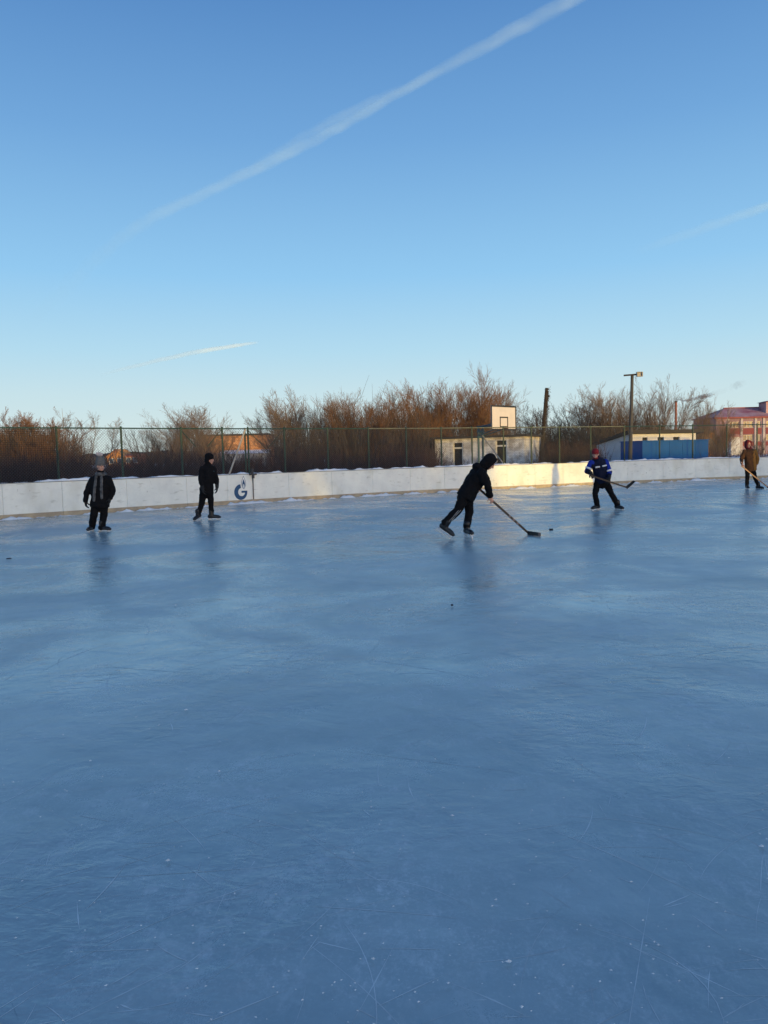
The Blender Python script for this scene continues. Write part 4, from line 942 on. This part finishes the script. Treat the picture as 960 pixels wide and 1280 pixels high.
def tall_beanie(h, hd, f, u, r, s, nk):
    h.loft([(hd+u*.02*s-f*.02*s, r*.090*s, f*.108*s), (hd+u*.08*s-f*.018*s, r*.096*s, f*.112*s), (hd+u*.16*s-f*.025*s, r*.088*s, f*.100*s), (hd+u*.215*s-f*.03*s, r*.074*s, f*.082*s), (hd+u*.235*s-f*.03*s, r*.04*s, f*.045*s)], 18)
    h.ell(hd-u*.01*s-f*.055*s, r*.088*s, f*.06*s, u*.07*s, 14)
def flap_hat(h, hd, f, u, r, s, nk):
    h.ell(hd+u*.06*s-f*.02*s, r*.103*s, f*.122*s, u*.105*s, 18); h.ell(hd-u*.03*s-f*.07*s, r*.095*s, f*.06*s, u*.09*s, 14)
    for k in (-1, 1): h.ell(hd-u*.045*s+r*(k*.085*s)-f*.03*s, r*.022*s, f*.05*s, u*.085*s, 12)
def hood(h, hd, f, u, r, s, nk):
    h.ell(hd+u*.03*s-f*.035*s, r*.112*s, f*.115*s, u*.135*s, 18); h.ell(hd-u*.07*s-f*.05*s, r*.10*s, f*.09*s, u*.09*s, 14); h.rcone(nk-u*.0, hd-u*.07*s-f*.05*s, .10*s, .095*s)
    for k in (-1, 1): h.rcone(hd+u*.09*s+r*(k*.06*s)+f*.05*s, hd-u*.09*s+r*(k*.07*s)+f*.035*s, .028*s, .03*s)
    h.rcone(hd+u*.115*s-r*.05*s+f*.045*s, hd+u*.115*s+r*.05*s+f*.045*s, .026*s, .026*s)
DN = V((0, 0, -1))
# 1: the bulky skater with the pale scarf
P = Px(4.8, 0, 500, 598, 788)
J = dict(head=P(603, 398, -.02), neck=P(605, 447, 0), sh=(P(553, 480), P(656, 478)), el=(P(520, 560, -.02), P(676, 545, .02)), wr=(P(514, 606, -.06), P(660, 590, -.03)), hp=(P(574, 618), P(626, 618)), kn=(P(563, 692, -.06), P(622, 690, .02)), an=(P(551, 756, .02), P(612, 757, -.03)),
         hand=[(V((.05, -.1, -1)), V((1, 0, 0))), (V((-.15, -.15, -1)), V((-1, 0, 0)))], curl=(.35, .35), foot=[V((-.06, -1, 0)), V((.93, -.3, 0))])
J['toe'] = [a_+f*.2-V((0, 0, .06)) for a_, f in zip(J['an'], J['foot'])]
def scarf(m, T, sd, ft, ax, nk, s):
    m.loft([(nk-ax*.03, sd*.12, ft*.12), (nk+ax*.02, sd*.125, ft*.125), (nk+ax*.05, sd*.10, ft*.10)], 18)
    for k, l in ((-.062, .10), (.085, .20)):
        a0 = T(.93)+sd*k*.8+ft*.14; a1 = T(.5)+sd*k+ft*.178; a2 = T(l)+sd*(k*1.15)+ft*.172
        m.rcone(a0, a1, .034, .038, flat=.4, side=sd); m.rcone(a1, a2, .038, .034, flat=.4, side=sd)
person('person in a bulky black jacket with grey knit hat and hanging grey scarf', .98, J, V((.80, -.58, -.2)).normalized(), V((.25, -.97, 0)),
       dict(jacket=M['clothblack'], trousers=M['trouser'], bulk=1.14, hem=-.15, leg=1.06, cuff=-.02, hat=tall_beanie, hatname='knit_hat', hatmat=M['hatgrey'], hatfold=.01, gloves=True, scarf=scarf,
            hat_parts=[('pompom', M['fluff'], lambda m, hd, f, u, r, s: (m.ell(hd+u*.262+V((-.015, 0, 0)), V((.055, 0, 0)), V((0, .05, 0)), V((0, 0, .042)), 12), m.ell(hd+u*.270+V((-.085, 0, .008)), V((.042, 0, 0)), V((0, .042, 0)), V((0, 0, .036)), 12), m.rcone(hd+u*.235+V((-.02, 0, 0)), hd+u*.268+V((-.08, 0, 0)), .03, .028)))]))
# 2: the skater in the black fur cap, seen from behind
P = Px(4.8, 180, 480, 370, 815)
J = dict(head=P(394, 452, 0), neck=P(384, 484, 0), sh=(P(345, 508, -.05), P(420, 508, .05)), el=(P(338, 575, -.12), P(434, 568, .04)), wr=(P(352, 628, -.20), P(438, 618, 0)), hp=(P(356, 640, -.03), P(396, 640, .03)), kn=(P(347, 712, -.03), P(402, 716, .03)), an=(P(325, 782, -.05), P(405, 785, .02)),
         hand=[(V((.2, -.2, -1)), V((1, 0, 0))), (V((-.05, -.05, -1)), V((-1, 0, 0)))], curl=(.35, .3), foot=[V((-.30, -.90, -.22)), V((1, .05, 0))])
J['toe'] = [a_+f*.2-V((0, 0, .06)) for a_, f in zip(J['an'], J['foot'])]
two = person('person in plain black winter clothes and black fur cap standing beside the emblem gate', 1.0, J, V((.96, -.12, -.12)).normalized(), V((.75, -.6, 0)),
       dict(jacket=M['clothblack'], trousers=M['trouser'], bulk=.93, hem=-.14, hat=flap_hat, hatname='fur_cap', hatmat=M['clothblack'], hatfold=.015, gloves=True, cuff=-.01, leg=.92,
            jacket_parts=[('shoulder_badge', M['teal'], lambda m, T, sd, ft, ax, sh, el, wr, s, g: m.ell(sh[1].lerp(el[1], .25)+V((-.01, -.075, 0)), V((.03, 0, 0)), V((0, .012, 0)), V((0, 0, .012)), 10))]))
# 3: the stick handler leaning forward
P = Px(960/220, 500, 500, 360, 752)
stick_top = P(424, 478, -.12); heel = ground(500+700/4.3636, 500+727/4.3636, .03)
sdir = (heel-stick_top).normalized()
g1 = stick_top+sdir*.02; g2 = at(500+512/4.3636, 500+556/4.3636, P.Y-.12); g2 = stick_top+sdir*((g2-stick_top).dot(sdir))
J = dict(head=P(489, 342, -.02), neck=P(450, 372, 0), sh=(P(425, 368, .20), P(448, 398, -.20)), el=(P(468, 440, .22), P(478, 470, -.24)), wr=(g1-V((.055, -.055, -.03)), g2+V((-.035, -.02, .075))), hp=(P(352, 520, -.09), P(370, 520, .10)), kn=(P(318, 598, -.12), P(378, 606, .12)), an=(P(247, 684, -.10), P(366, 702, .02)),
         hand=[((g1-(g1-V((.055, -.055, -.03)))).normalized(), V((.3, -.6, -.7))), (V((.35, -.1, -.95)), V((-.5, .8, .1)))], curl=(.85, .75), foot=[V((.72, -.30, -.50)), V((.30, -.95, 0))], headup=V((.55, 0, .8)))
J['el'] = (P(452, 442, .26), P(479, 468, -.22))
J['toe'] = [a_+f*.2-V((0, 0, .06)) for a_, f in zip(J['an'], J['foot'])]
def stripe(m, hp, kn, an, hsd, ft, s):
    for k in (-.016, .02):
        a0 = kn[0].lerp(an[0], .02)+V((.02+k, -.083, 0)); a1 = kn[0].lerp(an[0], .72)+V((k*.8+.01, -.078, .0)); m.rcone(a0, a1, .0065, .006)
person('person in black leaning forward over a hockey stick chasing the puck', 1.0, J, V((.72, -.12, -.68)).normalized(), V((.9, 0, -.5)),
       dict(jacket=M['clothblack'], trousers=M['trouser'], bulk=1.09, hem=-.10, flare=1.03, hat=hood, hatname='hood', hatmat=M['clothblack'], hoodback=True, laces=True, cuff=.05, leg=1.0, trouser_parts=[('leg_stripe', M['stripe'], stripe)]))
def stick(label, top, heel, toe, shaft_m, blade_m=None, tape_m=None, r=.016):
    d = (heel-top).normalized(); t = thing('hockey_stick', heel, label, 'hockey stick')
    side = d.cross(V((0, 0, 1))).normalized(); nn = side.cross(d)
    m = MB(); m.obox((top+heel)/2, d*((heel-top).length/2), side*(r*.75), nn*(r*1.1)); m.build('shaft', shaft_m, t)
    tv = toe-heel; L = tv.length; tv = tv.normalized(); bn = tv.cross(V((0, 0, 1))).normalized(); bu = bn.cross(tv)
    if bu.z < 0: bu = -bu
    m = MB(); k = 7; rings = []
    for i in range(k+1):
        u = i/k; c = heel-tv*.02+tv*(u*(L+.02))+bn*(.035*u*u); hh = .037-.006*u if u < .95 else .022
        rings.append([c-bn*.005-bu*hh, c+bn*.005-bu*hh, c+bn*.005+bu*hh, c-bn*.005+bu*hh])
    vs = [v for rg in rings for v in rg]; m.raw(vs, [(i*4+j, i*4+(j+1) % 4, (i+1)*4+(j+1) % 4, (i+1)*4+j) for i in range(k) for j in range(4)]+[(3, 2, 1, 0), (k*4, k*4+1, k*4+2, k*4+3)])
    bl = m.build('blade', blade_m or M['stickblack'], t)
    if tape_m is not None:
        m = MB(); c = heel+tv*(L*.9)+bn*.03; m.obox(c, tv*.022, bn*.010, bu*.034); m.build('blade_tape', tape_m, bl)
    return t, d, side, nn
tz = ground(500+775/4.3636, 500+733/4.3636, .035)
heel.z = .035
t, d, sd_, nn_ = stick('black hockey stick held low over the ice toward the puck', stick_top-sdir*.05, heel, tz, M['stickblack'], None, M['tape'])
for u in (.62, .70, .78):
    m = MB(); c = stick_top.lerp(heel, u); m.obox(c, d*.022, sd_*.0135, nn_*.019); m.build('shaft_tape', M['tape'], t)
pk = ground(689, 662.5); m = MB(); m.loft([((pk.x, pk.y, .001), (.034, 0, 0), (0, .034, 0)), ((pk.x, pk.y, .003), (.038, 0, 0), (0, .038, 0)), ((pk.x, pk.y, .023), (.038, 0, 0), (0, .038, 0)), ((pk.x, pk.y, .0254), (.034, 0, 0), (0, .034, 0))], 20)
o = m.build('puck', M['rubber']); tag(o, 'black rubber puck lying just ahead of the black stick blade', 'puck')
# 4: the skater in blue
P = Px(960/180, 680, 450, 410, 1000)
s0, s1 = P(318, 772, -.34), P(552, 850, -.30); sdir = (s1-s0).normalized()
gl = s0+sdir*.02; gr = s0+sdir*((P(430, 806, -.3)-s0).dot(sdir))
J = dict(head=P(343, 628, -.06), neck=P(362, 658, 0), sh=(P(312, 690, -.06), P(412, 682, .02)), el=(P(288, 742, -.06), P(436, 745, -.06)), wr=(gl+V((-.03, .05, .07)), gr+V((.03, .06, .07))), hp=(P(362, 806, 0), P(410, 806, .02)), kn=(P(340, 892, -.08), P(448, 890, .0)), an=(P(354, 968, .02), P(490, 968, 0)),
         hand=[(V((.45, -.4, -.8)), V((.2, .6, -.5))), (V((-.3, -.5, -.8)), V((-.2, .6, -.5)))], curl=(.75, .75), foot=[V((-.75, -.6, 0)), V((.35, -.9, 0))])
J['toe'] = [a_+f*.2-V((0, 0, .06)) for a_, f in zip(J['an'], J['foot'])]
def sleeve(i, a0=.05, a1=1.0, low=.35):
    def fn(m, T, sd, ft, ax, sh, el, wr, s, g):
        m.rcone(sh[i].lerp(T(.8), .05), el[i], .088*s*g, .072*s*g)
        if low: m.rcone(el[i], el[i].lerp(wr[i], low), .071*s*g, .063*s*g)
    return fn
def yoke(m, T, sd, ft, ax, sh, el, wr, s, g):
    m.loft([(T(.74), sd*.205*s, ft*.158*s), (T(.86), sd*.185*s, ft*.138*s), (T(.97), sd*.105*s, ft*.105*s)], 24)
def chest_tape(m, T, sd, ft, ax, sh, el, wr, s, g):
    for k0, k1 in ((-.155, -.075), (.01, .12)):
        m.rcone(T(.66)+sd*k0*s+ft*(.158-abs(k0)*.35)*s, T(.66)+sd*k1*s+ft*(.158-abs(k1)*.35)*s, .022*s, .022*s)
def arm_tape(m, T, sd, ft, ax, sh, el, wr, s, g):
    for i, t in ((0, .62), (1, .92)):
        c = sh[i].lerp(el[i], t); d = (el[i]-sh[i]).normalized(); m.loft([(c-d*.024, d.orthogonal().normalized()*.088, d.cross(d.orthogonal().normalized())*.088), (c+d*.024, d.orthogonal().normalized()*.086, d.cross(d.orthogonal().normalized())*.086)], 16)
person('person in a blue and navy work jacket with red hat holding a raised stick', 1.0, J, V((-.3, -.9, -.30)).normalized(), V((-.15, -.95, 0)),
       dict(jacket=M['navy'], trousers=M['trouser'], bulk=.98, hem=-.10, hat=beanie, hatname='knit_hat', hatmat=M['redhat'], gloves=True, cuff=.0, leg=.98, hoodback=True,
            jacket_parts=[('sleeve', M['royal'], sleeve(1)), ('sleeve', M['royal'], sleeve(0, low=.0)), ('reflective_band', M['reflect'], chest_tape), ('arm_band', M['reflect'], arm_tape)],
            hat_parts=[('face_scarf', M['redhat'], lambda m, hd, f, u, r, s: m.ell(hd-u*.085+f*.015, r*.072, f*.085, u*.04, 12))]))
stick('dark hockey stick held off the ice by the skater in blue', s0-sdir*.04, s1, P(604, 806, -.38), M['stickblack'])
# 5: the man in the brown coat
P = Px(8, 870, 480, 565, 1048)
s0 = P(458, 822, -.30); s1 = P(716, 1030, -.34); sdir = (s1-s0).normalized(); gl = s0+sdir*.10
J = dict(head=P(522, 604, -.02), neck=P(530, 645, 0), sh=(P(480, 678, 0), P(588, 676, 0)), el=(P(456, 750, -.0), P(614, 750, .02)), wr=(P(459, 794, -.26), P(606, 800, -.02)), hp=(P(520, 835), P(566, 835)), kn=(P(512, 930, -.03), P(586, 930, 0)), an=(P(510, 1016, 0), P(622, 1020, 0)),
         hand=[(V((.25, -.3, -.9)), V((.8, .3, -.2))), (V((-.1, -.1, -1)), V((-1, 0, 0)))], curl=(.8, .35), foot=[V((-.25, -.95, 0)), V((.35, -.9, 0))])
J['toe'] = [a_+f*.2-V((0, 0, .06)) for a_, f in zip(J['an'], J['foot'])]
def sunlit_half(m, T, sd, ft, ax, sh, el, wr, s, g):  # lighter half laid over the coat as its painted sunlit side
    m.loft([(T(-.16)+sd*.095, sd*.112, ft*.162), (T(.2)+sd*.092, sd*.104, ft*.158), (T(.6)+sd*.095, sd*.112, ft*.166), (T(.86)+sd*.085, sd*.085, ft*.125)], 18)
person('person in a brown coat, sunlit side painted tan, with maroon hood at the right edge', 1.03, J, V((.12, -.97, -.08)).normalized(), V((.05, -1, 0)),
       dict(jacket=M['brownc'], trousers=M['trouser'], bulk=1.0, hem=-.20, hat=hood, hatname='hood', hatmat=M['maroon'], leg=.9, cuff=.02,
            jacket_parts=[('sunlit_coat_side', M['tan'], sunlit_half), ('sleeve', M['tan'], sleeve(1, low=.8))]))
stick('pale wooden hockey stick sloping down beside the man in brown', s0-sdir*.03, s1, s1+V((.28, -.05, .0)), M['stickwood'], M['stickblack'])
# unseen copy of the second skater, added to cast a shadow on the boards
o = copy_tree(two); o.location = (16.2, 18.2, 0); o.rotation_euler = (0, 0, math.radians(65)); tag(o, 'added unseen person casting a shadow on the sunlit boards', 'person')
# dark scraps lying on the ice
def scrap(px, py, r, label):
    c = ground(px, py); m = MB(); rings = []
    for k, (z, f) in enumerate(((.010, .8), (.014, 1.0), (.022, .8), (.028, .35))):
        rings.append((c+V((random.uniform(-.2, .2)*r, 0, z)), V((r*f*1.6, r*.15*k, 0)), V((0, r*f*.7, 0))))
    m.loft(rings, 9); tag(m.build('scrap', M['scrap'], None, True), label, 'scrap')
scrap(11, 699.5, .030, 'dark blue scrap lying on the ice at the left edge')
scrap(565, 758.5, .009, 'tiny dark crumb on the ice below the leaning skater')
